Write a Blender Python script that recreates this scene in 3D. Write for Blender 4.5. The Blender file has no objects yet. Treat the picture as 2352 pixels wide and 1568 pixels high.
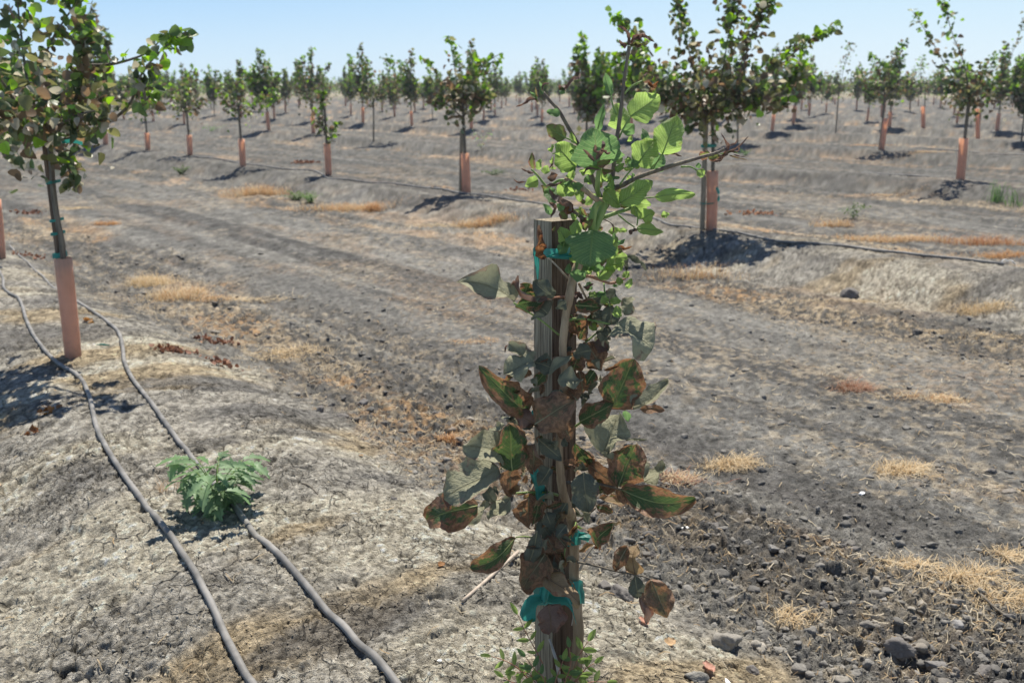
import bpy, math, random
import numpy as np
from mathutils import Vector, Matrix
R = math.radians
SC = bpy.context.scene
COL = SC.collection

# ------------------------------------------------------------------ camera, sky, sun, exposure
CAM_H = 1.5                      # metres above the crest of the tree berms
PITCH = R(14.5)
FPX, CX, CY = 2240.0, 1176.0, 784.0
cam = bpy.data.objects.new('camera', bpy.data.cameras.new('camera'))
COL.objects.link(cam); SC.camera = cam
cam.location = (0, 0, CAM_H)
cam.rotation_euler = (R(90) - PITCH, 0, 0)
cam.data.sensor_width = 36.0
cam.data.lens = 36.0 * FPX / 2352.0
cam.data.clip_start = 0.05
cam.data.clip_end = 9000
cam.data.dof.use_dof = True
cam.data.dof.focus_distance = 2.25
cam.data.dof.aperture_fstop = 5.6
cam.data.dof.aperture_blades = 7

SUN_EL, SUN_AZ = R(64), R(9)
world = bpy.data.worlds.new("World"); SC.world = world; world.use_nodes = True
wn = world.node_tree
sky = wn.nodes.new('ShaderNodeTexSky'); sky.sky_type = 'NISHITA'
sky.sun_disc = False; sky.sun_elevation = SUN_EL; sky.sun_rotation = SUN_AZ
sky.altitude = 0; sky.air_density = 1.0; sky.dust_density = 0.25; sky.ozone_density = 3.0
bg = wn.nodes['Background']; bg.inputs['Strength'].default_value = 0.074
wb = wn.nodes.new('ShaderNodeMix'); wb.data_type = 'RGBA'; wb.blend_type = 'MULTIPLY'; wb.inputs[0].default_value = 1.0
wb.inputs[7].default_value = (0.95, 0.97, 1.03, 1)
wn.links.new(sky.outputs[0], wb.inputs[6])
# the pale hazy band that lies over the horizon, bluer towards the left
def wnode(t, **k):
    n = wn.nodes.new(t)
    for a, v in k.items(): setattr(n, a, v)
    return n
wt = wnode('ShaderNodeTexCoord'); wx = wnode('ShaderNodeSeparateXYZ'); wn.links.new(wt.outputs['Generated'], wx.inputs[0])
def wr(src, a, b, c, d):
    r = wnode('ShaderNodeMapRange'); r.interpolation_type = 'SMOOTHSTEP'; wn.links.new(src, r.inputs[0])
    for i, v in enumerate((a, b, c, d)): r.inputs[i + 1].default_value = v
    return r.outputs[0]
def wmix(f, a, b):
    m = wnode('ShaderNodeMix', data_type='RGBA')
    for s, v in ((m.inputs[0], f), (m.inputs[6], a), (m.inputs[7], b)):
        if isinstance(v, bpy.types.NodeSocket): wn.links.new(v, s)
        elif isinstance(v, float): s.default_value = v
        else: s.default_value = (*v, 1)
    return m.outputs[2]
low = wmix(wr(wx.outputs[0], -.55, .5, 0., 1.), (6.3, 8.1, 9.5), (7.5, 8.8, 9.6))
high = wmix(wr(wx.outputs[0], -.55, .5, 0., 1.), (3.8, 6.4, 9.5), (5.9, 8.0, 9.6))
band = wmix(wr(wx.outputs[2], .0, .11, 0., 1.), low, high)
fin = wmix(wr(wx.outputs[2], .04, .34, .92, 0.), wb.outputs[2], band)
wn.links.new(fin, bg.inputs['Color'])
sl = bpy.data.lights.new('sun', 'SUN'); sl.energy = 5.0; sl.angle = R(0.53); sl.color = (1.0, 0.94, 0.835)
so = bpy.data.objects.new('sun', sl); COL.objects.link(so)
sdir = Vector((math.sin(SUN_AZ) * math.cos(SUN_EL), math.cos(SUN_AZ) * math.cos(SUN_EL), math.sin(SUN_EL)))
so.rotation_euler = sdir.to_track_quat('Z', 'Y').to_euler(); so.location = (0, 0, 30)
SC.view_settings.view_transform = 'Standard'; SC.view_settings.look = 'None'
SC.view_settings.exposure = 0.52; SC.view_settings.gamma = 1.0
SC.cycles.use_denoising = True
SC.cycles.max_bounces = 6; SC.cycles.diffuse_bounces = 3; SC.cycles.transmission_bounces = 4
SC.cycles.transparent_max_bounces = 6; SC.cycles.caustics_reflective = False; SC.cycles.caustics_refractive = False

# ------------------------------------------------------------------ picking points in space
cs, sn = math.cos(PITCH), math.sin(PITCH)
def ray(x, y):
    u = (x - CX) / FPX; v = (CY - y) / FPX
    return Vector((u, cs + v * sn, -sn + v * cs))
def at(x, y, Y):
    d = ray(x, y); t = Y / d.y
    return Vector((d.x * t, Y, CAM_H + d.z * t))
def qa(x, y): return 1034.8 + x * .35985, y * .35985
def qb(x, y): return 940.7 + x * .35985, 470.4 + y * .35985
def qc(x, y): return 940.7 + x * .35985, 1003.8 + y * .35985

# ------------------------------------------------------------------ numpy noise
def h2(ix, iy, s):
    a = (ix.astype(np.int64) * 374761393 + iy.astype(np.int64) * 668265263 + s * 974634777) & 0xffffffff
    a = ((a ^ (a >> 13)) * 1274126177) & 0xffffffff
    a = ((a ^ (a >> 16)) * 2246822519) & 0xffffffff
    a = a ^ (a >> 13)
    return (a & 0xffffff) / float(0x1000000)
def vn(x, y, s=0):
    ix = np.floor(x); iy = np.floor(y); fx = x - ix; fy = y - iy
    fx = fx * fx * (3 - 2 * fx); fy = fy * fy * (3 - 2 * fy)
    a = h2(ix, iy, s); b = h2(ix + 1, iy, s); c = h2(ix, iy + 1, s); d = h2(ix + 1, iy + 1, s)
    return (a + (b - a) * fx) * (1 - fy) + (c + (d - c) * fx) * fy
def fbm(x, y, s=0, o=4, g=.5):
    r = 0; a = 1; t = 0
    for k in range(o):
        r = r + a * vn(x, y, s + k * 17); t += a; a *= g
        x, y = x * 1.93 * .8 - y * 1.93 * .6 + 3.1, x * 1.93 * .6 + y * 1.93 * .8 + 7.7
    return r / t
def sm(a, b, x):
    t = np.clip((x - a) / (b - a), 0, 1); return t * t * (3 - 2 * t)
def lumps(x, y, cell, s, dens, r0, r1, flat=.7):
    X = x / cell; Y = y / cell; ix = np.floor(X); iy = np.floor(Y); out = np.zeros_like(X)
    for i in (-1, 0, 1):
        for j in (-1, 0, 1):
            jx = ix + i; jy = iy + j
            cx = jx + h2(jx, jy, s); cy = jy + h2(jx, jy, s + 1)
            rr = r0 + (r1 - r0) * h2(jx, jy, s + 2) ** 2
            on = h2(jx, jy, s + 3) < dens
            q = 1 - ((X - cx) ** 2 + (Y - cy) ** 2) / rr ** 2
            tx_ = (h2(jx, jy, s + 5) - .5) * (X - cx) + (h2(jx, jy, s + 6) - .5) * (Y - cy)
            hh = np.minimum(np.sqrt(np.clip(q, 0, 1)) * 1.15, .35 + .5 * h2(jx, jy, s + 7) + 1.3 * tx_ / rr) * rr * cell * flat; hh = np.where(q > 0, np.maximum(hh, 0), 0)
            out = np.maximum(out, np.where(on, hh, 0))
    return out
def cracks(x, y, cell, s):
    X = x / cell; Y = y / cell; ix = np.floor(X); iy = np.floor(Y)
    f1 = np.full_like(X, 9.); f2 = np.full_like(X, 9.); idv = np.zeros_like(X)
    for i in (-1, 0, 1):
        for j in (-1, 0, 1):
            jx = ix + i; jy = iy + j
            q = (X - jx - h2(jx, jy, s)) ** 2 + (Y - jy - h2(jx, jy, s + 1)) ** 2
            n1 = q < f1
            f2 = np.where(n1, f1, np.minimum(f2, q)); idv = np.where(n1, h2(jx, jy, s + 2), idv)
            f1 = np.where(n1, q, f1)
    return np.sqrt(f2) - np.sqrt(f1), idv

# rows run towards the far left; n is the distance across the rows, d along them
DX, DY = -math.sin(R(38.5)), math.cos(R(38.5))
NX, NY = DY, -DX
BERMS = [-20.4, -13.1, -5.8, 1.35, 8.35, 16.2, 23.1] + [23.1 + 7.2 * k for k in range(1, 90)]
BA = np.array(BERMS)
def nd(x, y): return x * NX + y * NY, x * DX + y * DY
def nearest(n):
    k = np.clip(np.searchsorted(BA, n), 1, len(BA) - 1)
    return np.where(np.abs(n - BA[k - 1]) < np.abs(n - BA[k]), BA[k - 1], BA[k])
def macro(x, y):
    x = np.asarray(x, float); y = np.asarray(y, float)
    n, d = nd(x, y)
    c = nearest(n)
    a = np.abs(n - c - (fbm(d * .35, c, 5, 2) - .5) * .35)
    h = -.21 * sm(.25, 1.15, a)
    h = h + .03 * (fbm(x * .8, y * .8, 11, 2) - .5)
    h = h - .022 * (sm(.30, .0, np.abs(a - 1.95)) + sm(.28, .0, np.abs(a - 3.1)) * .8)
    return h
def zones(x, y):
    n, d = nd(x, y); c = nearest(n); a = n - c
    wob = (fbm(d * .9, n * .9, 31, 3) - .5)
    right = a > 0
    aa = np.abs(a) + wob * .35
    edge = np.where(right, .82, 1.05)
    fin = (fbm(x * 9, y * 9, 37, 3) - .5) * .30
    crust = sm(edge + .14, edge - .10, aa + fin)
    clod = sm(edge - .1, edge + .15, aa) * sm(2.5, 1.5, aa + wob)
    return n, d, c, a, aa, crust, clod
def height(x, y):
    x = np.asarray(x, float); y = np.asarray(y, float)
    n, d, c, a, aa, crust, clod = zones(x, y)
    h = macro(x, y)
    dist = np.sqrt(x * x + y * y)
    # loose clods
    wx = x + .012 * (vn(x * 40, y * 40, 3) - .5); wy = y + .012 * (vn(x * 40, y * 40, 4) - .5)
    L = lumps(wx, wy, .11, 41, .20, .12, .45, .6)
    L = np.maximum(L, lumps(wx, wy, .052, 47, .26, .2, .6, .66))
    L = np.maximum(L, lumps(wx, wy, .024, 53, .8, .3, .7, .6) + .3 * L)
    rough = np.clip(clod * (.55 + .9 * sm(.35, .65, fbm(x * 1.1, y * 1.1, 61, 3))), 0, 1.2) * sm(.95, .3, crust)
    lane = (1 - crust) * (1 - clod) * (.22 + .35 * sm(.45, .7, fbm(n * 3, d * .6, 63, 3)))
    ragged = np.clip(-.05 + 1.9 * fbm(x * 34, y * 34, 65, 3), .1, 1.5)
    h = h + L * ragged * (rough + lane)
    bil = np.abs(fbm(x * 11, y * 11, 66, 4) - .5) * 2
    h = h + (1 - crust) * (.55 + clod) * (.034 * (.28 - bil) + .008 * (.5 - np.abs(fbm(x * 52, y * 52, 69, 3) - .5) * 4) + .020 * (fbm(x * 34, y * 34, 67, 4) - .5) + .010 * (vn(x * 110, y * 110, 68) - .5) * sm(7, 3, dist))
    # tyre and wash streaks along the row
    h = h + (1 - crust) * (1 - clod) * .018 * (fbm(n * 7, d * .8, 71, 3) - .5)
    # crust plates
    c2, id2 = cracks(x + .02 * vn(x * 25, y * 25, 181), y + .02 * vn(x * 25, y * 25, 183), .030, 185)
    cr, idv = cracks(x + .03 * vn(x * 12, y * 12, 81), y + .03 * vn(x * 12, y * 12, 83), .075, 85)
    pl = sm(.38, .62, fbm(x * 1.6, y * 1.6, 87, 3))
    brk = sm(.56, .72, fbm(n * 1.3 + 4, d * 2.2, 89, 3)) * crust
    h = h + crust * (pl * (-.018 * sm(.08, .0, cr) + .010 * (idv - .5)) + sm(.35, .6, fbm(x * 2.3, y * 2.3, 187, 3)) * (-.006 * sm(.13, 0, c2) + .004 * (id2 - .5)) + .030 * (fbm(n * 2.4, d * 4.5, 91, 4) - .5) + .013 * (fbm(x * 20, y * 20, 93, 5) - .5) - .004 * sm(.60, .70, fbm(x * 75, y * 75, 163, 2)) - .006 * sm(.60, .68, fbm(x * 28, y * 28, 165, 3)) + .006 * (vn(x * 95, y * 95, 94) - .5) * sm(7, 3, dist))
    h = h + brk * (L * ragged * .25 - .003)
    # a few dark pits and lifted flakes
    h = h - crust * .016 * sm(.66, .74, fbm(x * 9, y * 9, 95, 3))
    # rolling lumps that read far away
    h = h + .05 * sm(6, 18, dist) * (fbm(x * 2.2, y * 2.2, 97, 3) - .5)
    return h
def hz(x, y): return float(height(np.array([x]), np.array([y]))[0])
def mz(x, y): return float(macro(np.array([x]), np.array([y]))[0])
def onground(px, py):
    d = ray(px, py)
    if d.z > -1e-3: d.z = -1e-3
    t = CAM_H / -d.z
    for k in range(14):
        z = mz(d.x * t, d.y * t)
        t = .5 * t + .5 * (z - CAM_H) / d.z
    return Vector((d.x * t, d.y * t, z))
def crest_pt(px, py):
    d = ray(px, py); t = (CAM_H + .02) / -min(d.z, -1e-3); return Vector((d.x * t, d.y * t, mz(d.x * t, d.y * t)))
def ground_pt(px, py, up=0):
    p = onground(px, py); return Vector((p.x, p.y, hz(p.x, p.y) + up))

def tint(x, y):
    n, d, c, a, aa, crust, clod = zones(x, y)
    dist = np.sqrt(x * x + y * y)
    def C(r, g, b): return np.stack([np.full_like(x, r), np.full_like(x, g), np.full_like(x, b)], 1)
    def mix(A, B, m): return A + (B - A) * np.clip(m, 0, 1)[:, None]
    soil = C(.108, .104, .097)
    dusty = C(.265, .254, .226)
    fine = fbm(n * 13, d * .7, 161, 3)
    col = mix(soil, dusty, sm(.38, .66, fbm(n * 3.0, d * .22, 101, 4)) * .75 + (fbm(x * 30, y * 30, 103, 3) - .5) * .8 + (fine - .5) * .7)
    lane = sm(.55, .0, np.abs(np.abs(a) - 2.55))
    col = mix(col, C(.235, .228, .207), lane * .45)
    rut = sm(.16, .0, np.abs(np.abs(a) - 2.0 - .12 * vn(d * .5, c, 7)))
    col = mix(col, C(.118, .111, .103), rut * .75 * sm(.3, .6, fbm(n, d * 1.1, 107, 3)))
    # straw drifts
    patch = sm(.50, .64, fbm(n * 1.5 + 9, d * .62, 109, 4))
    grain = sm(.42, .66, fbm(x * 26 + .0, y * 26, 113, 3)) * .75 + .25 * sm(6, 14, dist)
    near_toe = .35 + .65 * sm(1.0, .1, np.abs(np.abs(a) - 1.55))
    st = patch * grain * near_toe * (1 - .75 * sm(1.9, 1.5, a) * sm(.4, .8, a) * sm(4.5, 3.2, y))
    straw = mix(C(.50, .40, .27), C(.47, .30, .155), sm(.45, .62, fbm(x * 1.3, y * 1.3, 115, 2)))
    col = mix(col, straw, np.clip(st * 1.1, 0, 1) * .9)
    st2 = sm(.56, .68, fbm(x * 17, y * 17, 117, 3)) * sm(.45, .6, fbm(n * .8, d * .5, 119, 3))
    col = mix(col, C(.40, .34, .25), st2 * .6)
    # pale crust of the berms
    cb = C(.51, .465, .368)
    cb = mix(cb, C(.365, .340, .290), sm(.42, .60, fbm(n * 1.2, d * 2.6, 121, 4)))
    cb = mix(cb, C(.40, .31, .185), sm(.52, .68, fbm(n * 1.3 + 5, d * 3.4, 123, 5)) * .75)
    cb = mix(cb, C(.15, .144, .135), sm(.50, .66, fbm(n * 1.5 + 4, d * 3.0, 125, 6)) * .75)
    cr, idv = cracks(x + .03 * vn(x * 12, y * 12, 81), y + .03 * vn(x * 12, y * 12, 83), .075, 85)
    pl = sm(.38, .62, fbm(x * 1.6, y * 1.6, 87, 3))
    cb = cb * (1 - .45 * pl * sm(.14, .0, cr) + .22 * pl * (idv - .5))[:, None]  # shade inside the cracks painted into the crust colour
    cb = cb * (1 + (fbm(x * 60, y * 60, 127, 3) - .5) * .9 + (fbm(x * 14, y * 14, 128, 4) - .5) * .3 - .30 * sm(.60, .70, fbm(x * 75, y * 75, 163, 2)) - .18 * sm(.60, .68, fbm(x * 28, y * 28, 165, 3)))[:, None]  # pits sunk in the height are also darkened here as painted shade
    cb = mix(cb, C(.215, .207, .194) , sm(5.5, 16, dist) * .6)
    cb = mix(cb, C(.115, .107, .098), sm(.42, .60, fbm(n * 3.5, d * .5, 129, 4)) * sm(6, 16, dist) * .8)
    col = mix(col, cb, crust * (1 - .25 * sm(14, 50, dist)))
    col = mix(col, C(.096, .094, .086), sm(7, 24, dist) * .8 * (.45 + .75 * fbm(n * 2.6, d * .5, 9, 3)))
    col = mix(col, C(.48, .33, .20), sm(.56, .66, fbm(n * 2.6, d * .7, 131, 6)) * sm(6, 11, dist) * .62 * (.25 + .75 * sm(.9, .2, np.abs(np.abs(a) - 1.5))) * (.3 + .5 * sm(.4, .6, fbm(x * 6, y * 4, 133, 3))))
    g = (fbm(x * 60, y * 60, 141, 2) - .5) * sm(7, 3.5, dist) * 1.1 + (fbm(x * 34, y * 24, 143, 2) - .5) * sm(2.5, 4.5, dist) * sm(16, 8, dist) * 1.15 + (fbm(x * 13, y * 7, 145, 2) - .5) * sm(7, 12, dist) * 1.1 * sm(120, 40, dist)
    col = col * (1 + g)[:, None]
    fl = sm(.68, .76, fbm(x * 38, y * 22, 147, 2)) * sm(12, 6, dist) * (1 - crust)
    col = mix(col, C(.40, .33, .235), fl * .6 * sm(.35, .6, fbm(n * 1.2, d * .5, 149, 3)))
    farm = sm(150, 260, y)
    col = mix(col, C(.30, .25, .15), farm * .8)
    return np.clip(col, .02, .6)

# ------------------------------------------------------------------ materials
def mat(name):
    m = bpy.data.materials.new(name); m.use_nodes = True
    nt = m.node_tree; b = nt.nodes['Principled BSDF']
    return m, nt, b
def N(nt, t, **k):
    n = nt.nodes.new(t)
    for a, v in k.items(): setattr(n, a, v)
    return n
def mixrgb(nt, f, a, b, mode='MIX'):
    m = nt.nodes.new('ShaderNodeMix'); m.data_type = 'RGBA'; m.blend_type = mode
    for s, v in ((m.inputs[0], f), (m.inputs[6], a), (m.inputs[7], b)):
        if hasattr(v, 'is_linked') or isinstance(v, bpy.types.NodeSocket): nt.links.new(v, s)
        elif isinstance(v, (int, float)): s.default_value = v
        else: s.default_value = (*v, 1)
    return m.outputs[2]
def ramp(nt, v, a, b):
    r = N(nt, 'ShaderNodeMapRange'); r.interpolation_type = 'SMOOTHSTEP'
    nt.links.new(v, r.inputs[0]); r.inputs[1].default_value = a; r.inputs[2].default_value = b
    return r.outputs[0]
def math_(nt, op, a, b=None):
    m = N(nt, 'ShaderNodeMath', operation=op)
    for s, v in ((m.inputs[0], a), (m.inputs[1], b)):
        if v is None: continue
        if isinstance(v, (int, float)): s.default_value = v
        else: nt.links.new(v, s)
    return m.outputs[0]
def noise(nt, vec, sc, det=4, rough=.55):
    n = N(nt, 'ShaderNodeTexNoise'); n.inputs['Scale'].default_value = sc; n.inputs['Detail'].default_value = det
    n.inputs['Roughness'].default_value = rough
    if vec is not None: nt.links.new(vec, n.inputs['Vector'])
    return n.outputs['Fac']
def bump(nt, b, h, st, dist):
    u = N(nt, 'ShaderNodeBump'); u.inputs['Strength'].default_value = st; u.inputs['Distance'].default_value = dist
    nt.links.new(h, u.inputs['Height']); nt.links.new(u.outputs[0], b.inputs['Normal'])

# ground
M_ground, nt, b = mat('field_soil')
at_ = N(nt, 'ShaderNodeAttribute', attribute_name='tint'); tc = N(nt, 'ShaderNodeTexCoord')
n1 = noise(nt, tc.outputs['Object'], 140, 5, .7); n2 = noise(nt, tc.outputs['Object'], 34, 4, .6)
f1 = math_(nt, 'MULTIPLY_ADD', n1, 1.9); nt.nodes[-1].inputs[2].default_value = .05
f2 = math_(nt, 'MULTIPLY_ADD', n2, .8); nt.nodes[-1].inputs[2].default_value = .6
mm = math_(nt, 'MULTIPLY', f1, f2)
g = N(nt, 'ShaderNodeCombineColor'); [nt.links.new(mm, g.inputs[i]) for i in range(3)]
gc = mixrgb(nt, 1.0, at_.outputs['Color'], g.outputs[0], 'MULTIPLY')
wn1 = N(nt, 'ShaderNodeTexNoise'); wn1.inputs['Scale'].default_value = 11; wn1.inputs['Detail'].default_value = 4; nt.links.new(tc.outputs['Object'], wn1.inputs['Vector'])
wv = N(nt, 'ShaderNodeVectorMath', operation='MULTIPLY_ADD'); nt.links.new(wn1.outputs['Color'], wv.inputs[0]); wv.inputs[1].default_value = (.09, .09, 0); nt.links.new(tc.outputs['Object'], wv.inputs[2])
fl2 = N(nt, 'ShaderNodeVectorMath', operation='MULTIPLY'); nt.links.new(wv.outputs[0], fl2.inputs[0]); fl2.inputs[1].default_value = (1, 1, 0)
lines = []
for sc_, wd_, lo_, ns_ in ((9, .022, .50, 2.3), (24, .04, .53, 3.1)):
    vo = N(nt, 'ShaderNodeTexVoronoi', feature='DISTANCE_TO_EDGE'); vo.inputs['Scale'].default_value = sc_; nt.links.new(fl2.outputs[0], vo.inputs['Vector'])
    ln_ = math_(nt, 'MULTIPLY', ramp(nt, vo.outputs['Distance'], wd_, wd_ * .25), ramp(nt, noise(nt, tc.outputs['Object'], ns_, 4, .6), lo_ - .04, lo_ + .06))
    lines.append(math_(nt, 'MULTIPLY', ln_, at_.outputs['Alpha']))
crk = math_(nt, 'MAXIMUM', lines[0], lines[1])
gc = mixrgb(nt, math_(nt, 'MULTIPLY', crk, .55), gc, (.03, .027, .024))  # crack lines tinted dark, painted shade on top of the bump
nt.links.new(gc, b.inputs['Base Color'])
b.inputs['Roughness'].default_value = .95; b.inputs['Specular IOR Level'].default_value = .15
hh = math_(nt, 'ADD', math_(nt, 'ADD', math_(nt, 'MULTIPLY', crk, -2.5), noise(nt, tc.outputs['Object'], 260, 4, .7)), math_(nt, 'MULTIPLY', noise(nt, tc.outputs['Object'], 70, 4, .65), 2.0))
bump(nt, b, hh, 1.0, .010)

def attr_mat(name, rough=.8, trans=0.0, spec=.25, nsc=60, amt=.35, bst=.4):
    m, nt, b = mat(name)
    a = N(nt, 'ShaderNodeAttribute', attribute_name='tint'); tc = N(nt, 'ShaderNodeTexCoord')
    k = math_(nt, 'MULTIPLY_ADD', noise(nt, tc.outputs['Object'], nsc), 2 * amt); nt.nodes[-1].inputs[2].default_value = 1 - amt
    g = N(nt, 'ShaderNodeCombineColor'); [nt.links.new(k, g.inputs[i]) for i in range(3)]
    c = mixrgb(nt, 1.0, a.outputs['Color'], g.outputs[0], 'MULTIPLY')
    nt.links.new(c, b.inputs['Base Color']); b.inputs['Roughness'].default_value = rough
    b.inputs['Specular IOR Level'].default_value = spec
    if bst: bump(nt, b, noise(nt, tc.outputs['Object'], nsc * 2.5), bst, .003)
    if trans:
        t = N(nt, 'ShaderNodeBsdfTranslucent')
        hs = N(nt, 'ShaderNodeHueSaturation'); hs.inputs['Saturation'].default_value = 1.15; hs.inputs['Value'].default_value = 1.5
        nt.links.new(c, hs.inputs['Color']); nt.links.new(hs.outputs[0], t.inputs['Color'])
        mx = N(nt, 'ShaderNodeMixShader'); mx.inputs[0].default_value = trans
        nt.links.new(b.outputs[0], mx.inputs[1]); nt.links.new(t.outputs[0], mx.inputs[2])
        nt.links.new(mx.outputs[0], nt.nodes['Material Output'].inputs[0])
    return m
M_crown = attr_mat('crown_leaf', .42, .40, .5, 30, .3, 0)
M_straw = attr_mat('dry_straw', .7, .25, .3, 80, .25, 0)
M_clod = attr_mat('soil_clod', .95, 0, .15, 90, .4, .9)
M_weed = attr_mat('weed_leaf', .5, .35, .35, 60, .25, 0)
M_dead = attr_mat('dead_leaf', .7, .2, .3, 70, .35, .3)

def bark(name, c1, c2, sc=60, rough=.8, stretch=.12):
    m, nt, b = mat(name); tc = N(nt, 'ShaderNodeTexCoord')
    mp = N(nt, 'ShaderNodeMapping'); mp.inputs['Scale'].default_value = (1, 1, stretch)
    nt.links.new(tc.outputs['Object'], mp.inputs[0])
    f = noise(nt, mp.outputs[0], sc, 5, .65)
    nt.links.new(mixrgb(nt, ramp(nt, f, .35, .65), c1, c2), b.inputs['Base Color'])
    b.inputs['Roughness'].default_value = rough; b.inputs['Specular IOR Level'].default_value = .25
    bump(nt, b, f, .6, .004)
    return m
M_bark = bark('brown_bark', (.27, .19, .115), (.42, .31, .20), 90)
M_bark_grey = bark('grey_bark', (.10, .085, .065), (.21, .18, .14), 60)
M_twig = bark('purple_twig', (.12, .085, .07), (.20, .165, .11), 120, .5)
M_green = bark('green_shoot', (.16, .25, .07), (.28, .36, .12), 80, .45)
M_redtwig = bark('red_shoot', (.30, .14, .09), (.38, .20, .12), 80, .5)
M_hose = None

def wood(name, c1, c2, c3, ridged):
    m, nt, b = mat(name); tc = N(nt, 'ShaderNodeTexCoord')
    mp = N(nt, 'ShaderNodeMapping'); mp.inputs['Scale'].default_value = (1, 1, .035)
    nt.links.new(tc.outputs['Object'], mp.inputs[0])
    f = noise(nt, mp.outputs[0], 210, 4, .6); g = noise(nt, mp.outputs[0], 45, 3, .6)
    mp2 = N(nt, 'ShaderNodeMapping'); mp2.inputs['Scale'].default_value = (1, 1, .2)
    nt.links.new(tc.outputs['Object'], mp2.inputs[0])
    k = noise(nt, mp2.outputs[0], 14, 3, .6)
    c = mixrgb(nt, ramp(nt, f, .38, .62), c1, c2)
    c = mixrgb(nt, ramp(nt, g, .5, .7), c, c3)
    c = mixrgb(nt, math_(nt, 'MULTIPLY', ramp(nt, k, .45, .7), .5), c, c1)
    nt.links.new(c, b.inputs['Base Color']); b.inputs['Roughness'].default_value = .85
    b.inputs['Specular IOR Level'].default_value = .15
    bump(nt, b, math_(nt, 'ADD', f, g), .7, ridged)
    return m
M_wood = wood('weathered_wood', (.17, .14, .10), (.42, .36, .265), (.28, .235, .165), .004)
M_woodred = wood('red_brown_wood', (.085, .056, .04), (.20, .14, .10), (.13, .087, .06), .003)

def plain(name, col, rough=.5, trans=0, tcol=None, var=.25, sc=25, spec=.4, dirt=None):
    m, nt, b = mat(name); tc = N(nt, 'ShaderNodeTexCoord')
    f = noise(nt, tc.outputs['Object'], sc, 5, .6)
    c = mixrgb(nt, ramp(nt, f, .3, .7), tuple(x * (1 - var) for x in col), tuple(min(1, x * (1 + var)) for x in col))
    if dirt:   # mud splashed on the lower end, and faint upright seams
        sg = N(nt, 'ShaderNodeSeparateXYZ'); nt.links.new(tc.outputs['Generated'], sg.inputs[0])
        k = math_(nt, 'ADD', math_(nt, 'MULTIPLY', noise(nt, tc.outputs['Object'], 22, 5, .65), .5), math_(nt, 'MULTIPLY', sg.outputs[2], -1.0))
        c = mixrgb(nt, math_(nt, 'MULTIPLY', ramp(nt, k, .0, .28), .75), c, dirt)
        mpp = N(nt, 'ShaderNodeMapping'); mpp.inputs['Scale'].default_value = (1, 1, .04); nt.links.new(tc.outputs['Object'], mpp.inputs[0])
        c = mixrgb(nt, math_(nt, 'MULTIPLY', ramp(nt, noise(nt, mpp.outputs[0], 60, 3, .6), .52, .66), .28), c, tuple(x * .6 for x in col))
    nt.links.new(c, b.inputs['Base Color']); b.inputs['Roughness'].default_value = rough
    b.inputs['Specular IOR Level'].default_value = spec
    if trans:
        t = N(nt, 'ShaderNodeBsdfTranslucent'); t.inputs[0].default_value = (*(tcol or col), 1)
        mx = N(nt, 'ShaderNodeMixShader'); mx.inputs[0].default_value = trans
        nt.links.new(b.outputs[0], mx.inputs[1]); nt.links.new(t.outputs[0], mx.inputs[2])
        nt.links.new(mx.outputs[0], nt.nodes['Material Output'].inputs[0])
    return m
M_guard = plain('salmon_plastic', (.86, .60, .46), .65, .55, (1.0, .70, .50), .13, 12, dirt=(.34, .29, .24))
M_tape = plain('green_tape', (.045, .25, .21), .45, .42, (.06, .42, .35), .28, 35)
M_hose = plain('grey_hose', (.215, .205, .19), .6, 0, None, .35, 9, .3)
M_white = plain('white_bit', (.7, .7, .68), .5, 0, None, .1, 30)
M_stick = plain('dry_stick', (.45, .37, .29), .7, 0, None, .2, 40)
M_pale = plain('dead_pale_stem', (.33, .29, .24), .7, 0, None, .3, 60)

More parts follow.
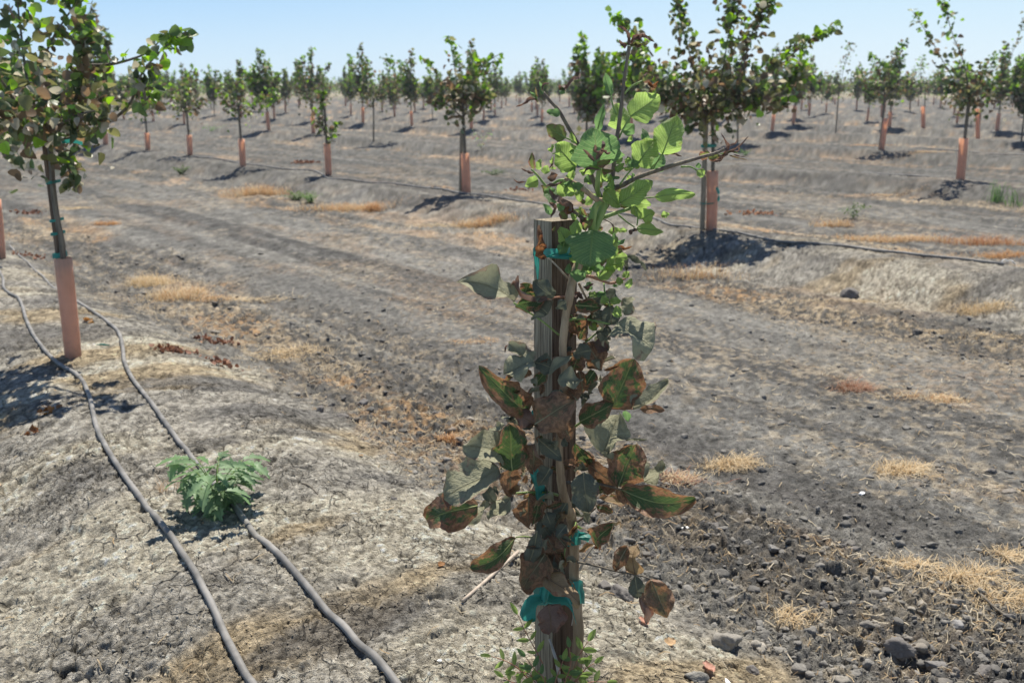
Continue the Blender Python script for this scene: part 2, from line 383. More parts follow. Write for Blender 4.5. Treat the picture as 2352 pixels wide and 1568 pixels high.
def leafmat(name, base, vein, patch, patch_lo, patch_hi, back, trans=.4, tcol=None, rough=.45, edge=.25, vs=.26, spec=.45):
    """one leaf blade: midrib, side veins, scorched patches; the underside paler"""
    m, nt, b = mat(name)
    uv = N(nt, 'ShaderNodeUVMap', uv_map='blade'); sp = N(nt, 'ShaderNodeSeparateXYZ'); nt.links.new(uv.outputs[0], sp.inputs[0])
    U, V = sp.outputs[0], sp.outputs[1]
    au = math_(nt, 'ABSOLUTE', math_(nt, 'SUBTRACT', U, .5)); au = math_(nt, 'MULTIPLY', au, 2)
    oi = N(nt, 'ShaderNodeObjectInfo'); tc = N(nt, 'ShaderNodeTexCoord')
    off = N(nt, 'ShaderNodeCombineXYZ')
    rr = math_(nt, 'MULTIPLY', oi.outputs['Random'], 37.0)
    nt.links.new(rr, off.inputs[0]); nt.links.new(rr, off.inputs[1])
    va = N(nt, 'ShaderNodeVectorMath', operation='ADD'); nt.links.new(uv.outputs[0], va.inputs[0]); nt.links.new(off.outputs[0], va.inputs[1])
    P = va.outputs[0]
    nbig = noise(nt, P, 4.0, 8, .62); nt3 = noise(nt, P, 9, 5, .65); nsm = noise(nt, P, 14, 4, .6)
    ph = math_(nt, 'MULTIPLY', math_(nt, 'ADD', math_(nt, 'SUBTRACT', V, math_(nt, 'MULTIPLY', math_(nt, 'POWER', au, .8), .30)), math_(nt, 'MULTIPLY', nsm, .035)), 75.0)
    sv = ramp(nt, math_(nt, 'SINE', ph), .78, 1.0)
    mid = ramp(nt, au, .055, .015)
    vv = math_(nt, 'MAXIMUM', math_(nt, 'MULTIPLY', sv, vs), mid)
    pm = math_(nt, 'ADD', nbig, math_(nt, 'MULTIPLY', math_(nt, 'POWER', au, 2.0), edge))
    pm = math_(nt, 'ADD', pm, math_(nt, 'MULTIPLY', math_(nt, 'SUBTRACT', nsm, .5), .25))
    pm = math_(nt, 'ADD', pm, math_(nt, 'MULTIPLY', math_(nt, 'SUBTRACT', oi.outputs['Random'], .5), .16))
    pf = ramp(nt, pm, patch_lo, patch_hi)
    c0 = mixrgb(nt, nsm, tuple(x * .75 for x in base), tuple(x * 1.25 for x in base))
    patch2 = mixrgb(nt, ramp(nt, nt3, .35, .65), tuple(x * .55 for x in patch), tuple(x * 1.2 for x in patch))
    c = mixrgb(nt, pf, c0, patch2)
    c = mixrgb(nt, math_(nt, 'MULTIPLY', vv, .75), c, vein)
    dk = math_(nt, 'MULTIPLY', ramp(nt, noise(nt, P, 30, 2, .5), .66, .72), .6)
    c = mixrgb(nt, dk, c, tuple(x * .35 for x in patch))
    ge = N(nt, 'ShaderNodeNewGeometry')
    cb = mixrgb(nt, .55, c, back)
    c2 = mixrgb(nt, ge.outputs['Backfacing'], c, cb)
    nt.links.new(c2, b.inputs['Base Color']); b.inputs['Roughness'].default_value = rough
    b.inputs['Specular IOR Level'].default_value = spec
    bump(nt, b, math_(nt, 'ADD', math_(nt, 'MULTIPLY', vv, -1.2), math_(nt, 'MULTIPLY', nsm, 1.4)), .8, .004)
    t = N(nt, 'ShaderNodeBsdfTranslucent')
    hs = N(nt, 'ShaderNodeHueSaturation'); hs.inputs['Saturation'].default_value = 1.12; hs.inputs['Value'].default_value = 1.6
    nt.links.new(c, hs.inputs['Color']); nt.links.new(hs.outputs[0], t.inputs['Color'])
    mx = N(nt, 'ShaderNodeMixShader'); mx.inputs[0].default_value = trans
    nt.links.new(b.outputs[0], mx.inputs[1]); nt.links.new(t.outputs[0], mx.inputs[2])
    nt.links.new(mx.outputs[0], nt.nodes['Material Output'].inputs[0])
    return m
LM = {
 'G': leafmat('fresh_green_leaf', (.24, .34, .105), (.50, .57, .28), (.26, .26, .09), .80, .95, (.33, .43, .22), .55, vs=.7),
 'M': leafmat('blue_green_leaf', (.14, .235, .095), (.34, .45, .22), (.22, .17, .08), .85, .98, (.30, .39, .25), .42, vs=.7),
 'S': leafmat('scorched_leaf', (.065, .105, .038), (.32, .36, .13), (.27, .145, .085), .52, .62, (.26, .21, .15), .30),
 'B': leafmat('brown_leaf', (.13, .11, .06), (.29, .23, .13), (.27, .155, .09), .38, .54, (.28, .20, .14), .22),
 'Y': leafmat('grey_olive_leaf', (.29, .285, .19), (.40, .41, .27), (.30, .22, .16), .72, .84, (.33, .33, .24), .14, None, .62, spec=.2),
 'D': leafmat('dark_slate_leaf', (.14, .15, .110), (.24, .26, .17), (.19, .13, .10), .74, .88, (.19, .19, .13), .15, None, .6, spec=.2),
 'P': leafmat('purple_dry_leaf', (.20, .135, .11), (.26, .18, .13), (.23, .12, .08), .55, .75, (.30, .23, .19), .22, None, .5),
 'T': leafmat('tan_dry_leaf', (.33, .235, .13), (.44, .34, .20), (.30, .15, .08), .62, .78, (.36, .28, .18), .25),
 'O': leafmat('rusty_leaf', (.21, .10, .05), (.30, .17, .09), (.12, .05, .03), .58, .68, (.30, .14, .07), .35),
 'V': leafmat('purple_green_leaf', (.18, .21, .07), (.33, .33, .14), (.24, .12, .09), .56, .72, (.30, .24, .16), .38),
}

# ------------------------------------------------------------------ mesh helpers
class MB:
    def __init__(s): s.v = []; s.f = []; s.m = []; s.c = []; s.uv = {}
    def add(s, vs, fs, mi=0, col=None, uvs=None):
        o = len(s.v); s.v.extend([tuple(p) for p in vs])
        s.c.extend([tuple(col) if col is not None else (.3, .3, .3)] * len(vs))
        for f in fs: s.f.append(tuple(i + o for i in f)); s.m.append(mi)
        if uvs is not None:
            for i, w in enumerate(uvs): s.uv[o + i] = w
        return o
    def tube(s, pts, rad, seg=8, mi=0, col=None, cap=True):
        pts = [Vector(p) for p in pts]; n = len(pts); vs = []; fs = []
        if not hasattr(rad, '__len__'): rad = [rad] * n
        prev = None
        for i, p in enumerate(pts):
            t = (pts[min(i + 1, n - 1)] - pts[max(i - 1, 0)]).normalized()
            if prev is None:
                a = t.orthogonal().normalized()
            else:
                a = (prev - t * prev.dot(t)); a = a.normalized() if a.length > 1e-6 else t.orthogonal().normalized()
            prev = a; bn = t.cross(a)
            for k in range(seg):
                an = 2 * math.pi * k / seg
                vs.append(p + (a * math.cos(an) + bn * math.sin(an)) * rad[i])
        for i in range(n - 1):
            for k in range(seg):
                fs.append((i * seg + k, i * seg + (k + 1) % seg, (i + 1) * seg + (k + 1) % seg, (i + 1) * seg + k))
        if cap:
            fs.append(tuple(range(seg - 1, -1, -1))); fs.append(tuple((n - 1) * seg + k for k in range(seg)))
        s.add(vs, fs, mi, col)
    def build(s, name, mats, parent=None, smooth=True, origin=None):
        me = bpy.data.meshes.new(name)
        v = s.v
        if origin is not None: v = [(p[0] - origin[0], p[1] - origin[1], p[2] - origin[2]) for p in v]
        me.from_pydata(v, [], s.f)
        if not isinstance(mats, (list, tuple)): mats = [mats]
        for m in mats: me.materials.append(m)
        me.polygons.foreach_set('material_index', s.m)
        me.polygons.foreach_set('use_smooth', [smooth] * len(s.f))
        ca = me.color_attributes.new('tint', 'FLOAT_COLOR', 'POINT')
        arr = np.ones((len(s.v), 4), np.float32); arr[:, :3] = np.array(s.c, np.float32); ca.data.foreach_set('color', arr.ravel())
        if s.uv:
            ul = me.uv_layers.new(name='blade')
            li = np.zeros(len(me.loops), np.int32); me.loops.foreach_get('vertex_index', li)
            tab = np.zeros((len(s.v), 2), np.float32)
            for k, w in s.uv.items(): tab[k] = w
            ul.data.foreach_set('uv', tab[li].ravel())
        me.update()
        o = bpy.data.objects.new(name, me); COL.objects.link(o)
        if origin is not None: o.location = origin
        if parent is not None:
            o.parent = parent
            if origin is None: o.matrix_parent_inverse = Matrix.Translation(-Vector(parent.location))
            else: o.location = Vector(origin) - Vector(parent.location)
        return o
def tag(o, label=None, cat=None, group=None, kind=None):
    if label: o['label'] = label
    if cat: o['category'] = cat
    if group: o['group'] = group
    if kind: o['kind'] = kind
    return o
def thing(name, loc, label, cat, group=None):
    o = bpy.data.objects.new(name, None); COL.objects.link(o); o.location = loc; o.empty_display_size = .1
    return tag(o, label, cat, group)
def spline(pts, k=5):
    pts = [Vector(p) for p in pts]; out = []
    if len(pts) < 3:
        return [pts[0].lerp(pts[-1], i / k) for i in range(k + 1)]
    q = [pts[0] * 2 - pts[1]] + pts + [pts[-1] * 2 - pts[-2]]
    for i in range(1, len(q) - 2):
        a, b, c, d = q[i - 1:i + 3]
        for j in range(k):
            t = j / k
            out.append(.5 * ((2 * b) + (c - a) * t + (2 * a - 5 * b + 4 * c - d) * t * t + (3 * b - a - 3 * c + d) * t ** 3))
    out.append(pts[-1]); return out
def lerps(vals, n):
    x = np.linspace(0, 1, len(vals)); return list(np.interp(np.linspace(0, 1, n), x, vals))

def big_mesh(name, V, F, tintc, m, smooth=True):
    me = bpy.data.meshes.new(name); nv, nf = len(V), len(F); k = F.shape[1]
    me.vertices.add(nv); me.vertices.foreach_set('co', V.astype(np.float32).ravel())
    me.loops.add(nf * k); me.loops.foreach_set('vertex_index', F.astype(np.int32).ravel())
    me.polygons.add(nf); me.polygons.foreach_set('loop_start', np.arange(0, nf * k, k, dtype=np.int32))
    me.polygons.foreach_set('use_smooth', np.full(nf, smooth))
    me.update(calc_edges=True)
    ca = me.color_attributes.new('tint', 'FLOAT_COLOR', 'POINT')
    arr = np.ones((nv, 4), np.float32); arr[:, :3] = tintc; ca.data.foreach_set('color', arr.ravel())
    me.materials.append(m)
    o = bpy.data.objects.new(name, me); COL.objects.link(o)
    return o

# ------------------------------------------------------------------ the ground, one sheet to the horizon
NR, NC = 1050, 1150
inv = np.linspace(1 / 1.75, 1 / 2500., NR)
ys = np.concatenate([[-12, -8, -5, -3, -1.5, -.5, .2, .7, 1.1, 1.4, 1.6], 1 / inv, [5000.]])
cc = np.linspace(-1, 1, NC); cc = np.sign(cc) * (np.abs(cc) * .75 + .25 * np.abs(cc) ** 3)
sp_ = np.where(ys > 1.2, ys, 1.2) * .92 + .9
XX = cc[None, :] * sp_[:, None]; YY = np.repeat(ys[:, None], NC, 1)
xf, yf = XX.ravel(), YY.ravel()
zf = height(xf, yf)
fade = sm(120, 400, np.hypot(xf, yf)); zf = zf * (1 - fade) - .2 * fade
V = np.stack([xf, yf, zf], 1)
i0 = (np.arange(len(ys) - 1)[:, None] * NC + np.arange(NC - 1)[None, :]).ravel()
F = np.stack([i0, i0 + 1, i0 + 1 + NC, i0 + NC], 1)
gr = big_mesh('ground', V, F, tint(xf, yf), M_ground)
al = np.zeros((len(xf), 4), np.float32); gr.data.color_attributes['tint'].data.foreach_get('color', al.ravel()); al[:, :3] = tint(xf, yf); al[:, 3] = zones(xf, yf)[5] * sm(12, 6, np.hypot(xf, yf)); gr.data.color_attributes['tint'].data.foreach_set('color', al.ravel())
tag(gr, kind='structure')

# ------------------------------------------------------------------ loose soil crumbs and straw (nobody could count them)
rng = np.random.default_rng(7)
def ico():
    t = (1 + 5 ** .5) / 2
    v = np.array([(-1, t, 0), (1, t, 0), (-1, -t, 0), (1, -t, 0), (0, -1, t), (0, 1, t), (0, -1, -t), (0, 1, -t), (t, 0, -1), (t, 0, 1), (-t, 0, -1), (-t, 0, 1)], float)
    v /= np.linalg.norm(v[0])
    f = np.array([(0, 11, 5), (0, 5, 1), (0, 1, 7), (0, 7, 10), (0, 10, 11), (1, 5, 9), (5, 11, 4), (11, 10, 2), (10, 7, 6), (7, 1, 8), (3, 9, 4), (3, 4, 2), (3, 2, 6), (3, 6, 8), (3, 8, 9), (4, 9, 5), (2, 4, 11), (6, 2, 10), (8, 6, 7), (9, 8, 1)])
    return v, f
def facets(dirs, g, nb=1, k=11):
    """radius of a broken, many sided lump in each direction"""
    pn = g.normal(size=(nb, k, 3)); pn /= np.linalg.norm(pn, axis=2)[..., None]; dd = g.uniform(.55, 1.0, (nb, 1, k))
    dt = np.einsum('vc,bkc->bvk', dirs, pn)
    return np.minimum(np.where(dt > .05, dd / np.maximum(dt, .05), 9).min(2), 1.25)
def sample(nn, y0, y1, spread=.62):
    y = 1 / rng.uniform(1 / y1, 1 / y0, nn); x = rng.uniform(-1, 1, nn) * (y * spread + .1); return x, y
x, y = sample(90000, 2.0, 12)
n_, d_, c_, a_, aa_, cru, clo = zones(x, y)
keep = rng.random(len(x)) < np.clip(clo * (1 - cru) * .95 + .30 * (1 - cru) + .16 * cru, 0, 1)
x, y = x[keep][:26000], y[keep][:26000]
iv, jf = ico(); nn = len(x)
s = .0016 + .0170 * rng.random(nn) ** 18 + .0004 * y
oncr = zones(x, y)[5] > .5; s = np.where(oncr, np.minimum(s, .0045), s)
big = s > .0055
P = iv[None] * (1 + .9 * (rng.random((nn, 12, 1)) - .5)) * s[:, None, None] * np.stack([rng.uniform(.8, 1.4, nn), rng.uniform(.7, 1.3, nn), rng.uniform(.55, .95, nn)], 1)[:, None, :]
P[..., 0] += x[:, None]; P[..., 1] += y[:, None]; P[..., 2] += (height(x, y) + s * .10)[:, None]
keep_ = ~big; P_all = P; nb = int(big.sum())
Fc = (jf[None] + (np.arange(nn) * 12)[:, None, None]).reshape(-1, 3)
tc_ = tint(x, y) * .35 + np.array([[.20, .188, .170]]) * .65; tc_ = np.where((zones(x, y)[5] > .5)[:, None], tint(x, y) * .9, tc_); tc_ = tc_ * rng.uniform(.7, 1.25, (nn, 1))
import bmesh
bm = bmesh.new(); bmesh.ops.create_icosphere(bm, subdivisions=3, radius=1)
sv = np.array([tuple(v.co) for v in bm.verts]); sf = np.array([[v.index for v in f.verts] for f in bm.faces]); bm.free()
ci = P_all[big].mean(1); nvv = len(sv)
seeds = rng.uniform(0, 99, (nb, 1))
q = sv[None] * np.ones((nb, 1, 1))
nn1 = fbm(q[..., 0] * 1.5 + seeds + q[..., 2] * .8, q[..., 1] * 1.5 - q[..., 2] * 1.1 + seeds, 5, 3)
nn2 = fbm(q[..., 0] * 5 + seeds + q[..., 2] * 3, q[..., 1] * 5 - q[..., 2] * 4 + seeds, 6, 2)
q = q * (facets(sv, rng, nb) * (.80 + .35 * nn1 + .35 * (nn2 - .5)))[..., None] * s[big][:, None, None] * np.stack([rng.uniform(.9, 1.5, nb), rng.uniform(.7, 1.3, nb), rng.uniform(.5, .9, nb)], 1)[:, None, :] + ci[:, None, :]
Fb = (sf[None] + (np.arange(nb) * nvv)[:, None, None]).reshape(-1, 3)
Ps = P_all[keep_]; ns = len(Ps); Fc = (jf[None] + (np.arange(ns) * 12)[:, None, None]).reshape(-1, 3)
VV = np.concatenate([Ps.reshape(-1, 3), q.reshape(-1, 3)]); Fc = np.concatenate([Fc, Fb + ns * 12])
CC_ = np.concatenate([np.repeat(tc_[keep_], 12, 0), np.repeat(tc_[big], nvv, 0)])
o = big_mesh('soil_crumbs', VV, Fc, CC_, M_clod, True)
tag(o, 'loose dark soil crumbs strewn over the tilled strip', 'soil', kind='stuff')

x, y = sample(52000, 2.0, 15)
n_, d_, c_, a_, aa_, cru, clo = zones(x, y)
pt = sm(.50, .64, fbm(n_ * 1.5 + 9, d_ * .62, 109, 4)) * (.35 + .65 * sm(1.0, .1, np.abs(np.abs(a_) - 1.55))) + .16 * sm(.45, .6, fbm(n_ * .8, d_ * .5, 119, 3)) + .03
keep = rng.random(len(x)) < np.clip(pt * (1 - cru) * (1 - .8 * sm(1.9, 1.5, a_) * sm(.4, .8, a_) * sm(4.5, 3.2, y)) + .008, 0, 1)
x, y = x[keep][:15000], y[keep][:15000]; nn = len(x)
L = rng.uniform(.008, .045, nn) * (1 + .03 * y); W = rng.uniform(.0005, .0013, nn) * (1 + .12 * y); an = rng.uniform(0, 2 * np.pi, nn)
tx, ty = np.cos(an), np.sin(an); z0 = height(x, y)
Vs = np.zeros((nn, 6, 3))
for k, u in enumerate((-.5, 0, .5)):
    bx = x + tx * L * u - ty * (abs(u) * L * rng.uniform(-.4, .4, nn)); by = y + ty * L * u
    bz = height(bx, by) + .003 + rng.uniform(0, .010, nn)
    Vs[:, 2 * k] = np.stack([bx - ty * W, by + tx * W, bz], 1); Vs[:, 2 * k + 1] = np.stack([bx + ty * W, by - tx * W, bz + W], 1)
Fs = (np.array([(0, 1, 3, 2), (2, 3, 5, 4)])[None] + (np.arange(nn) * 6)[:, None, None]).reshape(-1, 4)
cl = np.array([(.58, .49, .34), (.54, .42, .26), (.64, .56, .42), (.45, .32, .18)])[rng.integers(0, 4, nn)] * rng.uniform(.8, 1.1, (nn, 1))
o = big_mesh('straw_litter', Vs.reshape(-1, 3), Fs, np.repeat(cl, 6, 0), M_straw, False)
tag(o, 'short broken straw littered between the tree rows', 'straw', kind='stuff')

# ------------------------------------------------------------------ crowns
PAL = {'fresh': (.215, .36, .045), 'green': (.12, .185, .055), 'dark': (.065, .090, .038), 'olive': (.150, .150, .065), 'brown': (.17, .115, .070), 'pale': (.36, .33, .25)}  # 'pale' covers leaf backs and sun glints painted as leaf colour
def leaf_batch(pos, size, green, rg, near=True, dark=1.0, hang=.35):
    """pos (n,3), size (n,), green 0..1 -> vertices, faces, colours of n little blades"""
    n = len(pos)
    dirv = rg.normal(size=(n, 3)); dirv[:, 2] = dirv[:, 2] * .8 - hang; dirv /= np.linalg.norm(dirv, axis=1)[:, None]
    nr = rg.normal(size=(n, 3)); nr[:, 2] += .35
    sd = np.cross(dirv, nr); sd /= np.linalg.norm(sd, axis=1)[:, None]; up = np.cross(sd, dirv)
    keys = list(PAL)
    P1 = np.array([.01, .08, .19, .32, .26, .14]); P2 = np.array([.50, .38, .06, .05, .01, .0])
    cols = np.array([PAL[k] for k in keys]); pick = np.zeros(n, int)
    r = rg.random(n); pp = P1[None] * (1 - green[:, None]) + P2[None] * green[:, None]; pp /= pp.sum(1)[:, None]; cum = np.cumsum(pp, 1)
    pick = np.clip((r[:, None] > cum).sum(1), 0, 5)
    c = cols[pick] * rg.uniform(.8, 1.5, (n, 1)) * dark
    if near:
        prof = [(0, 0, 0), (.14, -.30, .08), (.14, 0, 0), (.14, .30, .08), (.40, -.47, .15), (.40, 0, -.03), (.40, .47, .15), (.70, -.40, .13), (.70, 0, -.04), (.70, .40, .13), (.91, -.20, .06), (.91, 0, -.02), (.91, .20, .06), (1.02, 0, 0)]
        fc = [(0, 2, 1), (0, 3, 2), (1, 2, 5, 4), (2, 3, 6, 5), (4, 5, 8, 7), (5, 6, 9, 8), (7, 8, 11, 10), (8, 9, 12, 11), (10, 11, 13), (11, 12, 13)]
    else:
        prof = [(0, 0, 0), (.5, -.46, .14), (1, 0, 0), (.5, .46, .14)]; fc = [(0, 1, 2), (0, 2, 3)]
    k = len(prof); V = np.zeros((n, k, 3)); fold = rg.uniform(.2, 2.6, n); wd = rg.uniform(.6, 1.1, n); bend = rg.uniform(-.3, .5, n)
    for i, (a, bb, cz) in enumerate(prof):
        V[:, i] = pos + size[:, None] * (dirv * a + sd * (bb * wd)[:, None] + up * (cz * fold - bend * a * a)[:, None])
    return V.reshape(-1, 3), fc, k, np.repeat(c, k, 0)
def crown_mesh(mb, batch):
    V, fc, k, c = batch
    n = len(V) // k; o = len(mb.v); mb.v.extend(map(tuple, V)); mb.c.extend(map(tuple, c))
    for i in range(n):
        for f in fc: mb.f.append(tuple(j + o + i * k for j in f)); mb.m.append(0)
def on_limbs(limbs, rg):
    """limbs: (points, leaves, spread, green0, green1, start)"""
    pos = []; gr_ = []
    for pts, cnt, spr, g0, g1, st in limbs:
        P = np.array([tuple(p) for p in spline(pts, 8)]); m = len(P)
        t = st + (1 - st) * rg.random(cnt) ** .95
        i = np.clip((t * (m - 1)).astype(int), 0, m - 2); f = t * (m - 1) - i
        q = P[i] * (1 - f[:, None]) + P[i + 1] * f[:, None]
        clump = rg.normal(size=(max(2, cnt // 7), 3)); ci = rg.integers(0, len(clump), cnt)
        sc = spr * (.95 - .62 * t)[:, None]
        q = q + clump[ci] * sc * .35 + rg.normal(size=(cnt, 3)) * sc * .62
        pos.append(q); gr_.append(g0 + (g1 - g0) * t ** 2.2)
    return np.concatenate(pos), np.concatenate(gr_)
def guard_mesh(mb, p0, p1, r, mi=0):
    """open split sleeve standing round the trunk"""
    p0, p1 = Vector(p0), Vector(p1); seg = 18; rings = 7; ax = (p1 - p0).normalized()
    a = ax.orthogonal().normalized(); b2 = ax.cross(a); vs = []; fs = []
    for sgn, rad in ((0, r), (1, r - .003)):
        for i in range(rings):
            t = i / (rings - 1)
            for k in range(seg):
                an = 2 * math.pi * k / seg
                rr = rad * (1 + .035 * math.sin(2 * an + t * 2) + .02 * math.sin(5 * t + an))
                vs.append(p0.lerp(p1, t) + (a * math.cos(an) + b2 * math.sin(an)) * rr)
    for s_ in (0, 1):
        o = s_ * rings * seg
        for i in range(rings - 1):
            for k in range(seg):
                q = (o + i * seg + k, o + i * seg + (k + 1) % seg, o + (i + 1) * seg + (k + 1) % seg, o + (i + 1) * seg + k)
                fs.append(q if s_ == 0 else q[::-1])
    for k in range(seg):
        i0_, i1_ = (rings - 1) * seg + k, (rings - 1) * seg + (k + 1) % seg
        fs.append((i0_, i1_, i1_ + rings * seg, i0_ + rings * seg))
    mb.add(vs, fs, mi, (.5, .3, .2))
def limb_tube(mb, pts, r0, r1, seg=7, mi=0):
    p = spline(pts, 5); mb.tube(p, lerps([r0, r1], len(p)), seg, mi, (.2, .16, .12))

def near_tree(base, trunk_pts, limbs, guard, stake, label, glabel=None, nleaf=1.0, seed=1, lsize=.075, slabel=None, dark=1., trunk_r=.02):
    rg = np.random.default_rng(seed)
    t = thing('pistachio_tree', base, label, 'tree', 'young pistachio trees standing in rows')
    mb = MB(); p = spline(trunk_pts, 6); mb.tube(p, lerps([trunk_r * 1.1, trunk_r, trunk_r * .85], len(p)), 10, 0)
    mb.build('trunk', M_bark_grey, t)
    mb = MB()
    for pts, cnt, spr, g0, g1, st in limbs: limb_tube(mb, pts, .0115, .003)
    mb.build('branches', M_bark_grey, t)
    pos, g = on_limbs([(a, int(bb * nleaf), c, d, e, f) for a, bb, c, d, e, f in limbs], rg)
    mb = MB(); crown_mesh(mb, leaf_batch(pos, lsize * rg.uniform(.55, 1.2, len(pos)), np.clip(g, 0, 1), rg, True, dark))
    mb.build('crown', M_crown, t)
    if guard:
        mb = MB(); guard_mesh(mb, guard[0], guard[1], guard[2]); mb.build('trunk_guard', M_guard, t)
    if stake:
        mb = MB(); a, b_, w = stake; a = Vector(a); b_ = Vector(b_)
        vs = []; hw = w / 2; ng = 6
        for i in range(ng + 1):
            c = a.lerp(b_, i / ng)
            for ang in (20, 110, 200, 290): vs.append(c + Vector((math.cos(R(ang)), math.sin(R(ang)), 0)) * hw * 1.2)
        fs = [(3, 2, 1, 0), tuple(ng * 4 + k for k in range(4))]
        for i in range(ng):
            for k in range(4): fs.append((i * 4 + k, i * 4 + (k + 1) % 4, i * 4 + 4 + (k + 1) % 4, i * 4 + 4 + k))
        mb.add(vs, fs, 0)
        o = mb.build('wooden_stake', M_woodred if w < .03 else M_wood, None, False, origin=tuple(a)); tag(o, slabel, 'stake', 'wooden stakes beside the trees')
    return t
# ------------------------------------------------------------------ the big tree at the left
b0 = ground_pt(168, 815); Y0 = b0.y
T = lambda x, y, d=0: at(x, y, Y0 + d)
gtop = T(145, 592)
near_tree(b0, [b0 + Vector((0, 0, -.05)), T(146, 600), T(143, 560), T(131, 500), T(122, 430), T(116, 350), T(106, 290, .02), T(95, 240, .02)],
  [([T(108, 300), T(78, 240, .1), T(60, 170, .15), T(50, 90, .2), T(40, 0, .2), T(40, -80, .2)], 85, .17, .05, .9, .1),
   ([T(112, 310), T(60, 270, -.15), T(20, 210, -.25), T(-30, 130, -.3), T(-60, 50, -.35)], 90, .20, .0, .55, .12),
   ([T(112, 310), T(90, 230, .3), T(95, 160, .4), T(120, 90, .4), T(165, 20, .5), T(175, -20, .5)], 58, .10, .0, 1.0, .25),
   ([T(116, 330), T(160, 260, -.05), T(185, 190, -.1), T(195, 130, -.12), T(200, 80, -.15), T(185, 25, -.15)], 56, .075, .1, .8, .25),
   ([T(116, 330), T(190, 308), T(256, 277, -.05), T(300, 235, -.08), T(320, 180, -.1), T(352, 135, -.12), T(395, 95, -.15), T(428, 72, -.15)], 36, .09, .0, 1.25, .42),
   ([T(190, 150), T(240, 150), T(290, 140), T(340, 120), T(375, 85)], 12, .05, .6, 1.1, .15),
   ([T(112, 320), T(30, 300, .25), T(-50, 250, .3), T(-130, 220, .3)], 95, .24, .0, .5, .05),
   ([T(112, 330), T(150, 300, .2), T(190, 260, .35), T(240, 220, .4)], 62, .16, .0, .4, .1),
   ([T(112, 300), T(130, 290, -.2), T(180, 265, -.3), T(235, 250, -.35)], 52, .15, .05, .3, .1),
   ([T(112, 300), T(70, 280, -.25), T(30, 285, -.3), T(-20, 280, -.3)], 75, .2, .0, .3, .0),
   ([T(120, 335), T(142, 355, -.08), T(160, 395, -.1), T(172, 440, -.1)], 17, .06, .1, .1, .2),
   ([T(330, 190, .1), T(335, 230, .1), T(355, 200, .15)], 12, .06, 1.0, 1.2, .1)],
  (b0, gtop, .047), ((T(155, 760, .06)), T(98, 297, .06), .024),
  'large scorched pistachio tree in salmon sleeve at the left, beside the two hoses', seed=3, trunk_r=.016, lsize=.070,
  slabel='thin dark stake tied to the large scorched tree at the left', nleaf=2.0)
def ribbon(name, pts, w, label, cat='tie', group='green ties around trunks and stakes', th=.001, updir=(0, 0, 1), twist=None, parent=None):
    """a band of plastic tape: real width and a little thickness"""
    P_ = spline(pts, 6); mb = MB(); n = len(P_); vs = []; fs = []
    for i, p in enumerate(P_):
        t = (P_[min(i + 1, n - 1)] - P_[max(i - 1, 0)]).normalized()
        u = Vector(updir); u = (u - t * u.dot(t))
        u = u.normalized() if u.length > 1e-4 else t.orthogonal().normalized()
        if twist: u = Matrix.Rotation(twist * i / n, 3, t) @ u
        k = t.cross(u); ww = w[0] + (w[-1] - w[0]) * i / (n - 1) if hasattr(w, '__len__') else w
        for j in range(7):
            a = (j / 6 - .5) * 2
            vs.append(p + u * (a * ww / 2) + k * (.05 * ww * math.sin(a * 5 + i * 1.3) + .03 * ww * math.sin(i * 2.1 + a * 9)))
    for i in range(n - 1):
        for j in range(6): fs.append((i * 7 + j, i * 7 + j + 1, (i + 1) * 7 + j + 1, (i + 1) * 7 + j))
    mb.add(vs, fs); o = mb.build(name, M_tape, parent)
    if label: tag(o, label, cat, group)
    return o
def loop_pts(c, rx, ry, n=12, tilt=.0, a0=0, a1=2 * math.pi):
    return [Vector((c[0] + rx * math.cos(a0 + (a1 - a0) * k / n), c[1] + ry * math.sin(a0 + (a1 - a0) * k / n), c[2] + tilt * math.cos(a0 + (a1 - a0) * k / n))) for k in range(n + 1)]
for y_, lb, w_ in ((585, 'green tie just above the salmon sleeve of the left tree', .03), (535, 'green tie below the graft bump of the left tree, second from its sleeve', .016), (505, 'green tie midway up the stake of the left tree', .014), (418, 'green tie on the left tree just under its hanging leaves', .016)):
    x_ = np.interp(y_, [300, 590], [112, 138])
    ribbon('tie', loop_pts(T(x_, y_, .03), .036, .05, tilt=.006), w_, lb)
ribbon('tie', [T(108, 318, -.08), T(135, 326, -.06), T(165, 324, -.08), T(190, 330, -.1)], .02, 'green tie strung through the foliage of the left tree')
